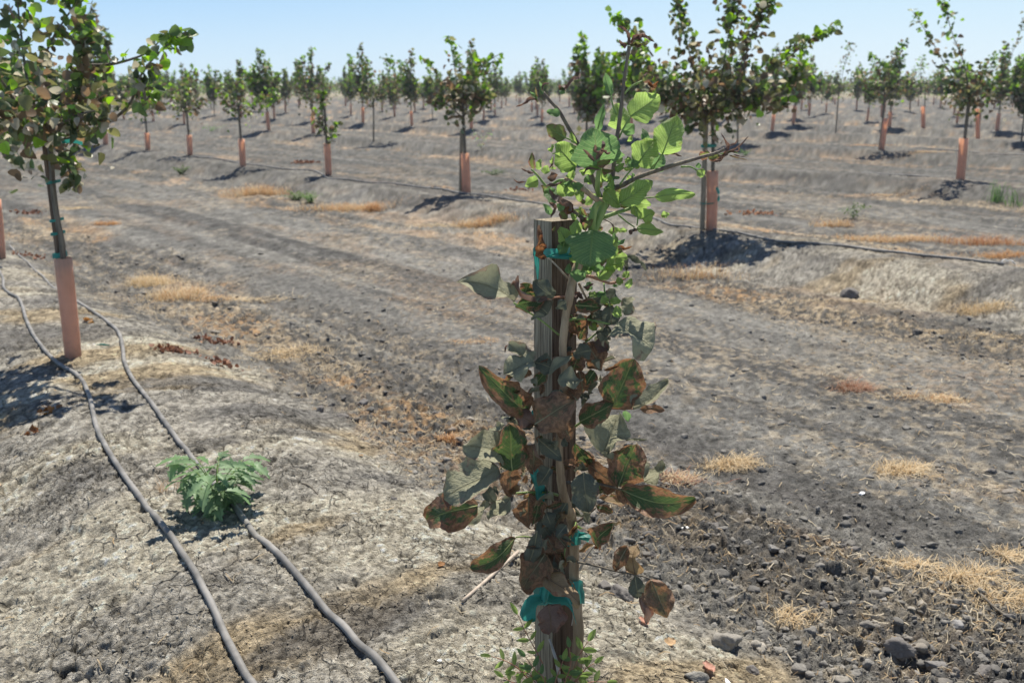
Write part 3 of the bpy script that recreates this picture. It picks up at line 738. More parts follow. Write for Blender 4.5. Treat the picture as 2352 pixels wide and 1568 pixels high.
# graft bump on that trunk is part of the tree
# ------------------------------------------------------------------ the tree at the right of the sapling
b1 = ground_pt(1634, 528); Y1 = b1.y
T = lambda x, y, d=0: at(x, y, Y1 + d)
near_tree(b1, [b1 + Vector((0, 0, -.05)), T(1637, 400), T(1638, 330), T(1636, 280), T(1634, 240)],
  [([T(1634, 275), T(1605, 200, .1), T(1580, 110, .1), T(1562, 40, .1), T(1550, -25, .1)], 95, .20, .0, .65, .08),
   ([T(1634, 270), T(1655, 190, .1), T(1670, 100, .1), T(1680, 40, .1), T(1676, -20, .1)], 105, .20, .0, .5, .08),
   ([T(1636, 265), T(1700, 170, -.1), T(1722, 90, -.1), T(1745, 40, -.1), T(1765, -5, -.1)], 100, .18, .0, .6, .1),
   ([T(1636, 260), T(1720, 210), T(1780, 150), T(1830, 105), T(1880, 85), T(1918, 62)], 82, .13, .0, 1.25, .2),
   ([T(1636, 270), T(1730, 240, -.2), T(1790, 215, -.3), T(1830, 190, -.3), T(1838, 150, -.3)], 110, .20, .0, .8, .1),
   ([T(1634, 270), T(1570, 215, -.2), T(1510, 180, -.3), T(1480, 130, -.3)], 90, .22, .0, .35, .1),
   ([T(1634, 270), T(1560, 220, .2), T(1480, 190, .3), T(1430, 150, .3), T(1405, 120, .3)], 70, .22, .1, .9, .1),
   ([T(1500, 130, .3), T(1470, 90, .3), T(1440, 60, .3), T(1405, 35, .3)], 40, .10, .7, 1.2, .1),
   ([T(1634, 280), T(1650, 240, -.25), T(1700, 220, -.35), T(1750, 235, -.4)], 110, .22, .0, .1, .0),
   ([T(1634, 280), T(1600, 240, -.2), T(1560, 235, -.3), T(1520, 220, -.3)], 100, .22, .0, .1, .0),
   ([T(1634, 250), T(1650, 200, .3), T(1690, 160, .4)], 80, .25, .0, .1, .0)],
  (b1, T(1637, 393), .062), (T(1613, 528, -.02), T(1622, 262, -.02), .052),
  'broad scorched pistachio tree just right of the sapling, with sunlit salmon sleeve', seed=5, lsize=.084, nleaf=2.0,
  slabel='grey brown stake leaning on the broad tree right of the sapling')
ribbon('tie', loop_pts(T(1628, 335), .085, .07, tilt=.004), .03, 'green tie around broad tree and stake, under its crown')
ribbon('tie', loop_pts(T(1626, 466), .085, .08, tilt=.004), .012, 'thin green tie low on the salmon sleeve right of the sapling')
ribbon('tie', [T(1646, 430, -.08), T(1651, 445, -.09), T(1650, 462, -.1)], .03, 'loose green tie end hanging by the salmon sleeve', twist=.8)

# ------------------------------------------------------------------ other trees of the second and third row that can be told apart
def shaped(px, py, guard_y, trunk_top, limbs, label, seed, gx=None, gr=.05, stake=None, slabel=None, ls=.095, nleaf=.95, dark=1.0):
    b_ = crest_pt(px, py); Yb = b_.y; b_.z = hz(b_.x, b_.y)
    Q = lambda p, d=0: at(p[0], p[1], Yb + d)
    rg = random.Random(seed)
    L_ = []
    for pts, cnt, spr, g0, g1 in limbs:
        dd = rg.uniform(-.35, .35)
        L_.append(([Q(p, dd * i / max(1, len(pts) - 1)) for i, p in enumerate(pts)], cnt, spr, g0, g1, .05))
    g_ = (b_, Q((gx if gx else px - (py - guard_y) * .05, guard_y)), gr) if guard_y else None
    st = (Q((stake[0], stake[1]), .05), Q((stake[2], stake[3]), .05), .045) if stake else None
    near_tree(b_, [b_ + Vector((0, 0, -.05)), Q((px * .5 + trunk_top[0] * .5, py * .5 + trunk_top[1] * .5)), Q(trunk_top)], L_, g_, st, label, seed=seed, lsize=ls, slabel=slabel, nleaf=nleaf, dark=dark, trunk_r=.024)
shaped(1072, 445, 352, (1062, 215), [
  ([(1062, 250), (1050, 190), (1040, 130), (1033, 88)], 95, .16, .1, 1.0), ([(1062, 250), (1020, 200), (995, 160), (972, 135)], 52, .12, 0, 1.2),
  ([(1062, 250), (1080, 200), (1100, 160), (1118, 135)], 85, .15, .1, 1.0), ([(1062, 270), (1020, 235), (995, 225)], 75, .16, 0, .1),
  ([(1062, 270), (1100, 235), (1120, 215)], 85, .18, 0, .2), ([(1062, 260), (1062, 225), (1060, 190)], 110, .24, 0, .1), ([(1100, 160), (1130, 135), (1155, 122)], 25, .08, .8, 1.2)],
  'pistachio tree with flat salmon sleeve and bushy crown, left of the sapling', 11, gr=.067, stake=(1058, 440, 1060, 300), slabel='dark stake at the sleeve of the tree left of the sapling')
shaped(755, 405, 330, (745, 240), [([(745, 310), (742, 280), (740, 240), (742, 205)], 75, .10, .2, .7), ([(748, 320), (765, 300), (775, 280)], 34, .09, .7, 1.0), ([(746, 300), (730, 285), (722, 270)], 30, .1, .1, .5)],
  'narrow pistachio tree with leaves low on its trunk over a salmon sleeve', 12, gr=.06)
shaped(558, 385, 320, (547, 240), [([(547, 270), (575, 245), (610, 230), (635, 215)], 120, .20, .4, 1.0), ([(547, 265), (545, 225), (553, 180)], 110, .2, .2, .7), ([(547, 262), (520, 235), (505, 200)], 70, .2, .1, .6)],
  'pistachio tree whose light green crown droops to the right, third from the bush', 13, gr=.062)
shaped(437, 360, 310, (427, 235), [([(427, 260), (420, 225), (440, 190), (448, 160)], 120, .22, .2, .6), ([(427, 260), (400, 235), (385, 205)], 90, .22, .1, .6), ([(427, 262), (450, 240), (470, 235)], 90, .22, .1, .4)],
  'rounded pistachio tree with salmon sleeve behind the small round bush', 14, gr=.062)
shaped(0, 592, 458, (-28, 330), [([(-28, 330), (-50, 250), (-60, 160), (-70, 80)], 110, .2, .0, .8), ([(-28, 330), (0, 270), (20, 200), (30, 150)], 80, .16, .0, .7), ([(-28, 330), (-90, 280), (-130, 240)], 90, .2, 0, .3), ([(-28, 335), (-30, 300), (-28, 260)], 100, .22, 0, .1)],
  'pistachio tree cut by the left border, only its salmon sleeve clearly seen', 23, gx=-12, gr=.052)
shaped(340, 347, 305, (332, 245), [([(332, 260), (325, 215), (335, 180)], 120, .24, .4, 1.0), ([(332, 262), (300, 235), (290, 205)], 100, .24, .1, .6), ([(332, 262), (360, 235), (375, 185)], 100, .24, .1, .6)],
  'pistachio tree with slim salmon sleeve showing under the bright leaves at left', 15, gr=.062)
shaped(2206, 412, 318, (2226, 215), [
  ([(2228, 235), (2215, 150), (2190, 85), (2172, 20), (2170, -15)], 110, .15, .1, 1.1), ([(2228, 230), (2180, 165), (2140, 95), (2092, 20)], 95, .13, .0, 1.0),
  ([(2228, 235), (2250, 190), (2262, 140)], 90, .22, 0, .4), ([(2228, 240), (2200, 215), (2180, 180)], 110, .24, 0, .2), ([(2228, 245), (2255, 225), (2280, 205)], 100, .24, 0, .3)],
  'pistachio tree with two tall shoots forking above a dull pink sleeve at right', 16, gx=2214, gr=.075, stake=(2206, 408, 2229, 220), slabel='dark stake rising out of the dull pink sleeve at right')
shaped(2025, 346, 272, (2032, 200), [
  ([(2030, 215), (2045, 170), (2065, 120), (2085, 90)], 110, .2, .0, .6), ([(2030, 215), (2020, 165), (2000, 128)], 110, .24, .1, 1.1), ([(2030, 220), (1995, 195), (1975, 170)], 90, .26, 0, .3), ([(2030, 220), (2075, 200), (2095, 180)], 90, .26, 0, .3)],
  'pistachio tree with bright orange sleeve and slanting top shoot, right background', 17, gx=2034, gr=.07, stake=(2019, 344, 2036, 200), slabel='black stake against the bright orange sleeve, right background')
shaped(858, 322, None, (858, 205), [
  ([(858, 235), (845, 190), (850, 150)], 120, .26, .0, .4), ([(858, 235), (880, 180), (905, 145), (880, 135)], 120, .2, .3, 1.2), ([(858, 235), (895, 200), (925, 175)], 110, .22, 0, .7), ([(858, 240), (840, 215), (835, 195)], 90, .26, 0, .1)],
  'dense dark pistachio tree on a bare brown trunk without a sleeve', 18)
shaped(720, 309, 268, (716, 225), [
  ([(716, 240), (700, 195), (695, 160), (694, 128)], 120, .2, .1, .8), ([(716, 240), (735, 195), (748, 165), (757, 142)], 95, .15, .1, .6), ([(716, 240), (700, 215), (690, 200)], 120, .32, 0, .2), ([(716, 240), (740, 215), (745, 200)], 110, .3, 0, .2)],
  'dark pistachio tree with two upright horn-like shoots', 19, gr=.07)
shaped(1920, 300, None, (1928, 190), [
  ([(1928, 215), (1935, 170), (1950, 120), (1952, 100)], 100, .28, .1, .5), ([(1928, 215), (1955, 185), (1970, 160)], 130, .38, .2, .8), ([(1928, 215), (1905, 190), (1900, 170)], 90, .32, 0, .4)],
  'tall thin trunked pistachio tree with dark mound at its foot, right background', 20)
shaped(2122, 286, 245, (2126, 200), [([(2126, 210), (2115, 165), (2118, 132)], 130, .4, .3, .9), ([(2126, 210), (2150, 180), (2165, 165)], 120, .4, .1, .4), ([(2126, 212), (2100, 190), (2095, 175)], 90, .4, 0, .2)],
  'bushy green pistachio tree with orange sleeve between two taller trees', 21, gr=.09)
shaped(2248, 316, 250, (2256, 200), [([(2256, 215), (2275, 160), (2285, 125)], 120, .3, .4, 1.0), ([(2256, 215), (2300, 190), (2330, 170)], 130, .3, .1, .9), ([(2256, 215), (2250, 190), (2250, 170)], 100, .35, 0, .2), ([(2300, 170), (2330, 110), (2348, 60), (2365, 20)], 70, .18, .1, .5)],
  'wide pistachio tree with long shoot reaching the right border', 22, gr=.07)

# ------------------------------------------------------------------ the other rows: eight kinds of tree, copied
def template(k):
    rg = np.random.default_rng(100 + k); rr = random.Random(k)
    t = bpy.data.objects.new('pistachio_tree', None); COL.objects.link(t)
    hh_ = rr.uniform(.85, 1.15); lean = (rr.uniform(-.06, .06), rr.uniform(-.06, .06))
    tp = [Vector((0, 0, -.06)), Vector((lean[0] * .4, lean[1] * .4, hh_ * .5)), Vector((lean[0], lean[1], hh_))]
    mb = MB(); p = spline(tp, 3); mb.tube(p, lerps([.026, .02], len(p)), 7, 0, (.2, .16, .12)); 
    limbs = []
    for i in range(rr.randint(5, 7)):
        a = rr.uniform(0, 6.28); out = rr.uniform(.2, .55); up_ = rr.uniform(.5, 1.15)
        if i == 0: out, up_ = .12, rr.uniform(1.1, 1.55)
        if i == 1: out, up_ = .45, rr.uniform(1.0, 1.4)
        s_ = tp[2] - Vector((0, 0, rr.uniform(0, .12)))
        pts = [s_, s_ + Vector((math.cos(a) * out * .6, math.sin(a) * out * .6, up_ * .45)), s_ + Vector((math.cos(a) * out, math.sin(a) * out, up_))]
        limbs.append((pts, int(62 + 56 * up_), .15, .05, rr.choice([.5, .8, 1.1]), .02)); mb.tube(spline(pts, 3), lerps([.011, .003], 7), 5, 0)
    limbs.append(([tp[2] - Vector((0, 0, .1)), tp[2] + Vector((0, 0, .35))], 150, .31, 0, .15, 0))
    mb.build('trunk', M_bark_grey, t)
    pos, g = on_limbs(limbs, rg)
    mb = MB(); crown_mesh(mb, leaf_batch(pos, .138 * rg.uniform(.65, 1.25, len(pos)), np.clip(g + rr.choice([0, 0, .25]), 0, 1), rg, False)); mb.build('crown', M_crown, t)
    if k % 4 != 3:
        mb = MB(); guard_mesh(mb, (0, 0, -.02), (lean[0] * .5, lean[1] * .5, rr.uniform(.5, .62)), .055); mb.build('trunk_guard', M_guard, t)
    return t
temps = [template(k) for k in range(8)]
def far_template(k):
    """one mesh for trees too small to show their parts"""
    src = temps[k]; mb = MB(); vs = []
    for ch in src.children:
        me = ch.data; mi = {'crown': 0, 'trunk': 1, 'trunk_guard': 2}[ch.name.split('.')[0]]
        co = [tuple(v.co) for v in me.vertices]; o = len(mb.v)
        tc = np.zeros(len(co) * 4, np.float32); me.color_attributes['tint'].data.foreach_get('color', tc); tc = tc.reshape(-1, 4)[:, :3]
        mb.v.extend(co); mb.c.extend(map(tuple, tc))
        for p in me.polygons: mb.f.append(tuple(i + o for i in p.vertices)); mb.m.append(mi)
    return mb.build('pistachio_tree', [M_crown, M_bark_grey, M_guard])
fars = [far_template(k) for k in range(8)]
rr = random.Random(77)
done = [(o.location.x, o.location.y) for o in bpy.data.objects if o.name.startswith('pistachio_tree') and o.get('label')]
slots = []
for bi, nn_ in enumerate(BERMS[4:]):
    ph = {0: 6.98, 1: 8.5, 2: 13.8}.get(bi, rr.uniform(0, 4.3)); sp = 4.4
    for k in range(-40, 60):
        d = ph + k * sp + rr.uniform(-.25, .25); n = nn_ + rr.uniform(-.12, .12)
        x, y = n * NX + d * DX, n * NY + d * DY
        if y < 5 or abs(x) > y * .60 + 1.2: continue
        if min((x - a) ** 2 + (y - b_) ** 2 for a, b_ in done) < 2.6 ** 2: continue
        if rr.random() < .04: continue
        slots.append((math.hypot(x, y), x, y, bi))
slots.sort()
FARLAB = 'young pistachio tree among the rows receding to the horizon'
used_t, used_f = set(), set()
def copy_tree(src):
    c = src.copy(); COL.objects.link(c)
    for ch in src.children:
        q = ch.copy(); COL.objects.link(q); q.parent = c; q.matrix_parent_inverse = ch.matrix_parent_inverse
    return c
NIND = 285
for i, (ds, x, y, bi) in enumerate(slots[:NIND]):
    k = rr.randrange(8); z = hz(x, y)
    if ds < 55:
        o = temps[k] if k not in used_t else copy_tree(temps[k]); used_t.add(k)
    else:
        if k not in used_f: o = fars[k]; used_f.add(k)
        else: o = fars[k].copy(); COL.objects.link(o)
    o.location = (x, y, z); o.rotation_euler = (0, 0, rr.uniform(0, 6.28)); s_ = rr.uniform(.98, 1.26) * (1 + .06 * rr.random()); o.scale = (s_, s_, s_ * rr.uniform(.9, 1.1))
    tag(o, FARLAB, 'tree', 'young pistachio trees receding to the horizon')
for k in range(8):
    if k not in used_t:
        for ch in list(temps[k].children): bpy.data.objects.remove(ch)
        bpy.data.objects.remove(temps[k])
    if k not in used_f: bpy.data.objects.remove(fars[k])
# beyond them the orchard reads as one band
rest = slots[NIND:]; rg = np.random.default_rng(5)
sel = [s_ for s_ in rest if s_[0] < 420][:2600]
allp, alls, allg = [], [], []
for ds, x, y, bi in sel:
    cnt = int(np.clip(11000 / ds, 26, 95)); z = -.02 if ds > 300 else 0
    q = rg.normal(size=(cnt, 3)) * (.52, .52, .42); q[:, 2] += 1.5 + .6 * np.abs(rg.normal(size=cnt)) * rg.uniform(0, 1.2); q[:, 0] += x; q[:, 1] += y
    allp.append(q); alls.append(np.full(cnt, .16 + ds * .0009)); allg.append(np.full(cnt, rg.uniform(.1, .7)))
    allp.append(np.stack([np.full(5, x), np.full(5, y), np.linspace(.1, 1, 5)], 1)); alls.append(np.full(5, .12)); allg.append(np.zeros(5))
if sel:
    mb = MB(); crown_mesh(mb, leaf_batch(np.concatenate(allp), np.concatenate(alls), np.concatenate(allg), rg, False))
    o = mb.build('distant_orchard', M_crown); tag(o, 'distant band of orchard trees along the horizon', 'orchard', kind='stuff')

# ------------------------------------------------------------------ irrigation hoses
def hose(pts, r, label, wob=0):
    P_ = [(onground(*p) if r < .0125 else crest_pt(*p)) for p in pts]; P_ = spline(P_, 7); mb = MB(); Q = []
    zz = height(np.array([p.x for p in P_]), np.array([p.y for p in P_]))
    zz = np.convolve(np.pad(zz, 2, 'edge'), [.1, .2, .4, .2, .1], 'valid')
    for p, z in zip(P_, zz): Q.append(Vector((p.x, p.y, z + r * .85)))
    mb.tube(Q, r, 14, 0); o = mb.build('irrigation_hose', M_hose); tag(o, label, 'hose', 'black irrigation hoses along the rows'); return o
hose([(-60, 560), (0, 625), (10, 662), (45, 690), (62, 740), (90, 790), (130, 832), (180, 862), (205, 912), (222, 980), (262, 1060), (320, 1140), (375, 1210), (430, 1290), (475, 1370), (510, 1440), (545, 1510), (592, 1585), (640, 1680)], .0110,
     'grey hose nearest the left edge, winding past the left tree to the bottom edge')
hose([(22, 566), (60, 600), (95, 632), (130, 665), (190, 702), (240, 735), (272, 765), (282, 800), (286, 832), (305, 872), (350, 930), (400, 1000), (440, 1045), (490, 1110), (548, 1178), (600, 1240), (660, 1302), (740, 1390), (820, 1470), (910, 1570), (990, 1660)], .0112,
     'grey hose running behind the left tree and under the leafy green weed')
hose([(440, 362), (500, 368), (560, 378), (640, 390), (715, 393), (735, 402), (760, 414), (830, 420), (930, 428), (1010, 437), (1075, 448), (1180, 462), (1260, 474), (1400, 490), (1500, 505), (1540, 520), (1628, 531), (1720, 545), (1810, 560), (1950, 572), (2100, 590), (2305, 612)], .0135,
     'long hose on the second berm, passing the foot of the broad tree')
hose([(930, 425), (1000, 430), (1075, 441), (1150, 450), (1240, 466), (1330, 480)], .010, 'thin second hose beside the flat sleeved tree left of the sapling')
hose([(1700, 372), (1790, 379), (1870, 384), (1950, 393), (2080, 407), (2205, 412), (2380, 418)], .014, 'dark hose on the third berm at the right')
hose([(2100, 326), (2200, 332), (2300, 338), (2400, 344)], .014, 'faint hose on the fourth berm at the far right')
mb = MB()
p = ground_pt(2318, 607, .02); pts = [p + Vector((math.sin(k * .9) * .05, k * .018 - .05, .03 + .02 * math.cos(k * 1.9))) for k in range(9)]
mb.tube(spline(pts, 4), .007, 6, 0); o = mb.build('hose_end', M_white, origin=tuple(p)); tag(o, 'crumpled white strap at the end of the second berm hose', 'strap')
# ------------------------------------------------------------------ stake of the sapling
SY = 2.17
def stake_big():
    l0, f0, r0 = at(1226, 506, SY + .012), at(1267, 509, SY - .026), at(1326, 505, SY + .012)
    l1, f1, r1 = at(1229, 1568, SY + .012), at(1270, 1572, SY - .026), at(1318, 1568, SY + .012)
    def ext(a, b_, z): t = (z - a.z) / (b_.z - a.z); return a.lerp(b_, t)
    zt = f0.z; zb = -.25
    C_ = [[ext(a, b_, z) for a, b_ in ((l0, l1), (f0, f1), (r0, r1))] for z in (zt, zb)]
    for c in C_: c.append(c[0] + c[2] - c[1])
    mb = MB(); rg = np.random.default_rng(2)
    for fi in range(4):
        a, b_ = fi, (fi + 1) % 4; NU, NV = 30, 60; vs = []; fs = []
        top0, top1, bo0, bo1 = C_[0][a], C_[0][b_], C_[1][a], C_[1][b_]
        nrm = (top1 - top0).cross(Vector((0, 0, -1))).normalized()
        if nrm.dot((top0 + top1) / 2 - (C_[0][0] + C_[0][2]) / 2) < 0: nrm = -nrm
        prof = rg.random(NU + 1)
        for j in range(NV + 1):
            for i in range(NU + 1):
                u = i / NU; v = j / NV
                p = (top0.lerp(top1, u)).lerp(bo0.lerp(bo1, u), v)
                e = min(u, 1 - u)
                off = -.004 * max(0, 1 - e / .06) ** 2 if e < .06 else 0
                if 0 < i < NU: off += (-.0016 if fi == 0 and i % 3 == 0 else 0) - .0009 * prof[i]
                off += .0015 * math.sin(v * 9 + fi) * math.sin(math.pi * u)
                if fi == 1 and abs(u - .42 - .03 * math.sin(v * 7)) < .02: off -= .006
                if 0 < i < NU: vs.append(p + nrm * off)
                else: vs.append(p)
        for j in range(NV):
            for i in range(NU):
                q = j * (NU + 1) + i; fs.append((q, q + 1, q + NU + 2, q + NU + 1))
        mb.add(vs, fs, 1 if fi in (1, 2) else 0)  # right-hand faces take the darker red-brown wood
    # weathered sawn top, slightly below the rim
    c = sum(C_[0], Vector()) / 4; vs = [c - Vector((0, 0, .0015))]; fs = []
    for fi in range(4):
        for i in range(6):
            vs.append(C_[0][fi].lerp(C_[0][(fi + 1) % 4], i / 6) + Vector((0, 0, 0)))
    for k in range(24): fs.append((0, 1 + k, 1 + (k + 1) % 24))
    mb.add(vs, fs, 0)
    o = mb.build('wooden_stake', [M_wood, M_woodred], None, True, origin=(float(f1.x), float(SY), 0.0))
    tag(o, 'thick square weathered stake the withered sapling is tied to, in the centre', 'stake')
stake_big()

# ------------------------------------------------------------------ the sapling
TY = 2.115
base = at(1316, 1640, TY); base.z = hz(base.x, base.y)
SAP = thing('pistachio_sapling', base, 'withered young pistachio sapling tied to the thick stake in the centre', 'sapling')
def P3(q, x, y, d=0): X, Y_ = q(x, y); return at(X, Y_, TY + d)
# lower trunk rising at the right of the stake, then the stem crossing its face
def stem(name, pts, rad, m, seg=12, knob=0):
    p = spline(pts, 6); r = lerps(rad, len(p)); rr_ = random.Random(len(pts))
    r = [a * (1 + knob * (rr_.random() - .5)) for a in r]
    mb = MB(); mb.tube(p, r, seg, 0); return mb.build(name, m, SAP)
d1 = .015
lower = [Vector((base.x, base.y, base.z - .04)), P3(qc, 1065, 1450, d1), P3(qc, 1078, 1250, d1), P3(qc, 1068, 1100, d1), P3(qc, 1050, 900, d1), P3(qc, 1052, 750, d1), P3(qc, 1045, 620, d1), P3(qc, 1035, 530, d1), P3(qc, 1020, 470, 0)]
stem('trunk', lower, [.0155, .0145, .0135, .013, .0125, .012, .0115, .0125, .0135], M_bark, 14, .12)
up_ = [P3(qc, 1030, 500, 0), P3(qc, 1008, 440, -.015), P3(qc, 975, 330, -.03), P3(qc, 960, 190, -.035), P3(qc, 955, 60, -.035), P3(qb, 972, 1400, -.035), P3(qb, 978, 1220, -.035), P3(qb, 990, 1060, -.035), P3(qb, 978, 920, -.035), P3(qb, 990, 770, -.035),
       P3(qb, 1000, 690, -.03), P3(qb, 1020, 590, -.03), P3(qb, 1040, 480, -.02), P3(qb, 1075, 390, -.01), P3(qb, 1120, 280, .0), P3(qa, 900, 1500, .0)]
stem('stem', up_, [.0115, .011, .0105, .0095, .009, .009, .009, .0088, .0085, .0095, .009, .0095, .0105, .0105, .010, .009], M_bark, 12, .16)
top = [P3(qa, 890, 1530), P3(qa, 930, 1430), P3(qa, 965, 1350), P3(qa, 985, 1290), P3(qa, 1010, 1220), P3(qa, 1030, 1170)]
stem('branch', top, [.0095, .0095, .009, .0085, .008, .0082], M_green)
BR = [ # crop fn, points, radii, material
 (qa, [(1022, 1190), (1040, 1080), (1060, 900), (1085, 720), (1105, 540), (1128, 380), (1142, 295)], [.0062, .005, .0045, .0042, .0036, .0036, .0044], M_twig, 0),
 (qa, [(1080, 1275), (1000, 1275), (930, 1272), (870, 1225), (790, 1170), (730, 1140)], [.003, .004, .0056, .0056, .005, .004], M_bark, -.05),
 (qa, [(960, 1270), (900, 1120), (850, 980), (800, 895), (745, 800), (690, 705), (640, 650), (592, 590)], [.006, .005, .0048, .0047, .0043, .004, .0035, .0028], M_twig, .03),
 (qa, [(1025, 1210), (1100, 1180), (1200, 1130), (1350, 1078), (1490, 1035), (1600, 1003), (1700, 975), (1750, 950)], [.0062, .0055, .005, .0046, .0042, .0036, .0034, .003], M_twig, -.02),
 (qa, [(900, 1430), (960, 1395), (1060, 1358), (1150, 1328), (1215, 1280), (1250, 1240)], [.006, .0052, .0042, .0036, .003, .0025], M_green, .02),
 (qa, [(905, 1500), (905, 1400), (925, 1320), (960, 1280)], [.0095, .0085, .0075, .006], M_green, -.03),
 (qa, [(950, 1270), (938, 1200), (945, 1100), (955, 1050)], [.0055, .0055, .005, .004], M_green, -.02),
 (qa, [(850, 1400), (790, 1350), (740, 1300), (690, 1260)], [.0045, .004, .0035, .003], M_twig, .0),
 (qa, [(900, 1240), (800, 1170), (700, 1150), (620, 1190), (560, 1125), (515, 1080)], [.004, .0035, .003, .003, .0025, .002], M_green, .04),
 (qa, [(1070, 1370), (1130, 1420), (1175, 1450)], [.002, .0016, .0014], M_green, 0),
 (qa, [(1170, 1310), (1195, 1380), (1190, 1440)], [.002, .0018, .0014], M_green, 0),
 (qa, [(980, 1400), (1030, 1430), (1040, 1480)], [.0014, .001, .001], M_twig, 0),
 (qb, [(1060, 470), (1140, 455), (1220, 480), (1290, 500), (1380, 470)], [.004, .004, .0036, .003, .002], M_redtwig, -.02),
 (qb, [(1080, 500), (1110, 560), (1135, 610)], [.003, .0026, .002], M_bark, 0),
 (qb, [(1000, 742), (1050, 728), (1120, 728), (1200, 745), (1280, 760)], [.004, .003, .0026, .0022, .002], M_green, -.02),
 (qb, [(1060, 940), (1120, 880), (1180, 830), (1240, 780)], [.003, .0026, .0022, .002], M_green, .03),
 (qb, [(1010, 470), (930, 380), (870, 330)], [.0024, .002, .0018], M_pale, -.04),
 (qb, [(955, 830), (850, 745), (760, 685), (665, 625)], [.0024, .002, .002, .002], M_green, -.05),
 (qb, [(1000, 585), (940, 590), (880, 600)], [.003, .0024, .002], M_redtwig, -.05),
 (qb, [(1240, 500), (1250, 580), (1280, 650)], [.0018, .0018, .0014], M_green, -.05),
 (qb, [(1055, 1415), (1100, 1385), (1160, 1360)], [.003, .0026, .002], M_green, -.04),
 (qb, [(1290, 1300), (1360, 1302), (1430, 1300)], [.0022, .002, .002], M_redtwig, -.02),
 (qc, [(945, 368), (880, 352), (780, 350), (700, 355), (640, 362)], [.0035, .003, .0026, .0024, .002], M_green, -.04),
 (qc, [(975, 290), (1060, 290), (1180, 293), (1330, 325), (1440, 345)], [.0042, .0036, .0032, .003, .0024], M_bark_grey, -.055),
 (qc, [(780, 640), (730, 633), (680, 638)], [.002, .0018, .0016], M_green, -.04),
 (qc, [(1070, 795), (1180, 818), (1300, 850), (1430, 875), (1500, 890), (1545, 912)], [.003, .0026, .0024, .0022, .002, .0018], M_bark_grey, -.03),
 (qc, [(1070, 540), (1130, 500), (1190, 450)], [.0028, .0026, .0022], M_twig, 0),
 (qc, [(1085, 850), (1130, 760), (1180, 690)], [.0032, .0028, .0022], M_stick, 0),
 (qc, [(1050, 560), (1010, 640), (930, 760), (860, 885)], [.0024, .0022, .002, .0016], M_bark_grey, -.06),
 (qc, [(1060, 545), (1040, 600), (1000, 680), (985, 760)], [.0026, .0024, .002, .002], M_green, -.06),
 (qc, [(895, 1290), (920, 1370), (940, 1440), (960, 1560)], [.0032, .0036, .0044, .005], M_stick, -.09),
 (qc, [(1035, 1060), (1045, 1130), (1035, 1200)], [.001, .0016, .001], M_stick, -.05),
]
for q, pts, rad, m, dd in BR:
    stem('branch', [P3(q, x, y, dd * (i / (len(pts) - 1)) ** .5) for i, (x, y) in enumerate(pts)], rad, m, 8, .1)

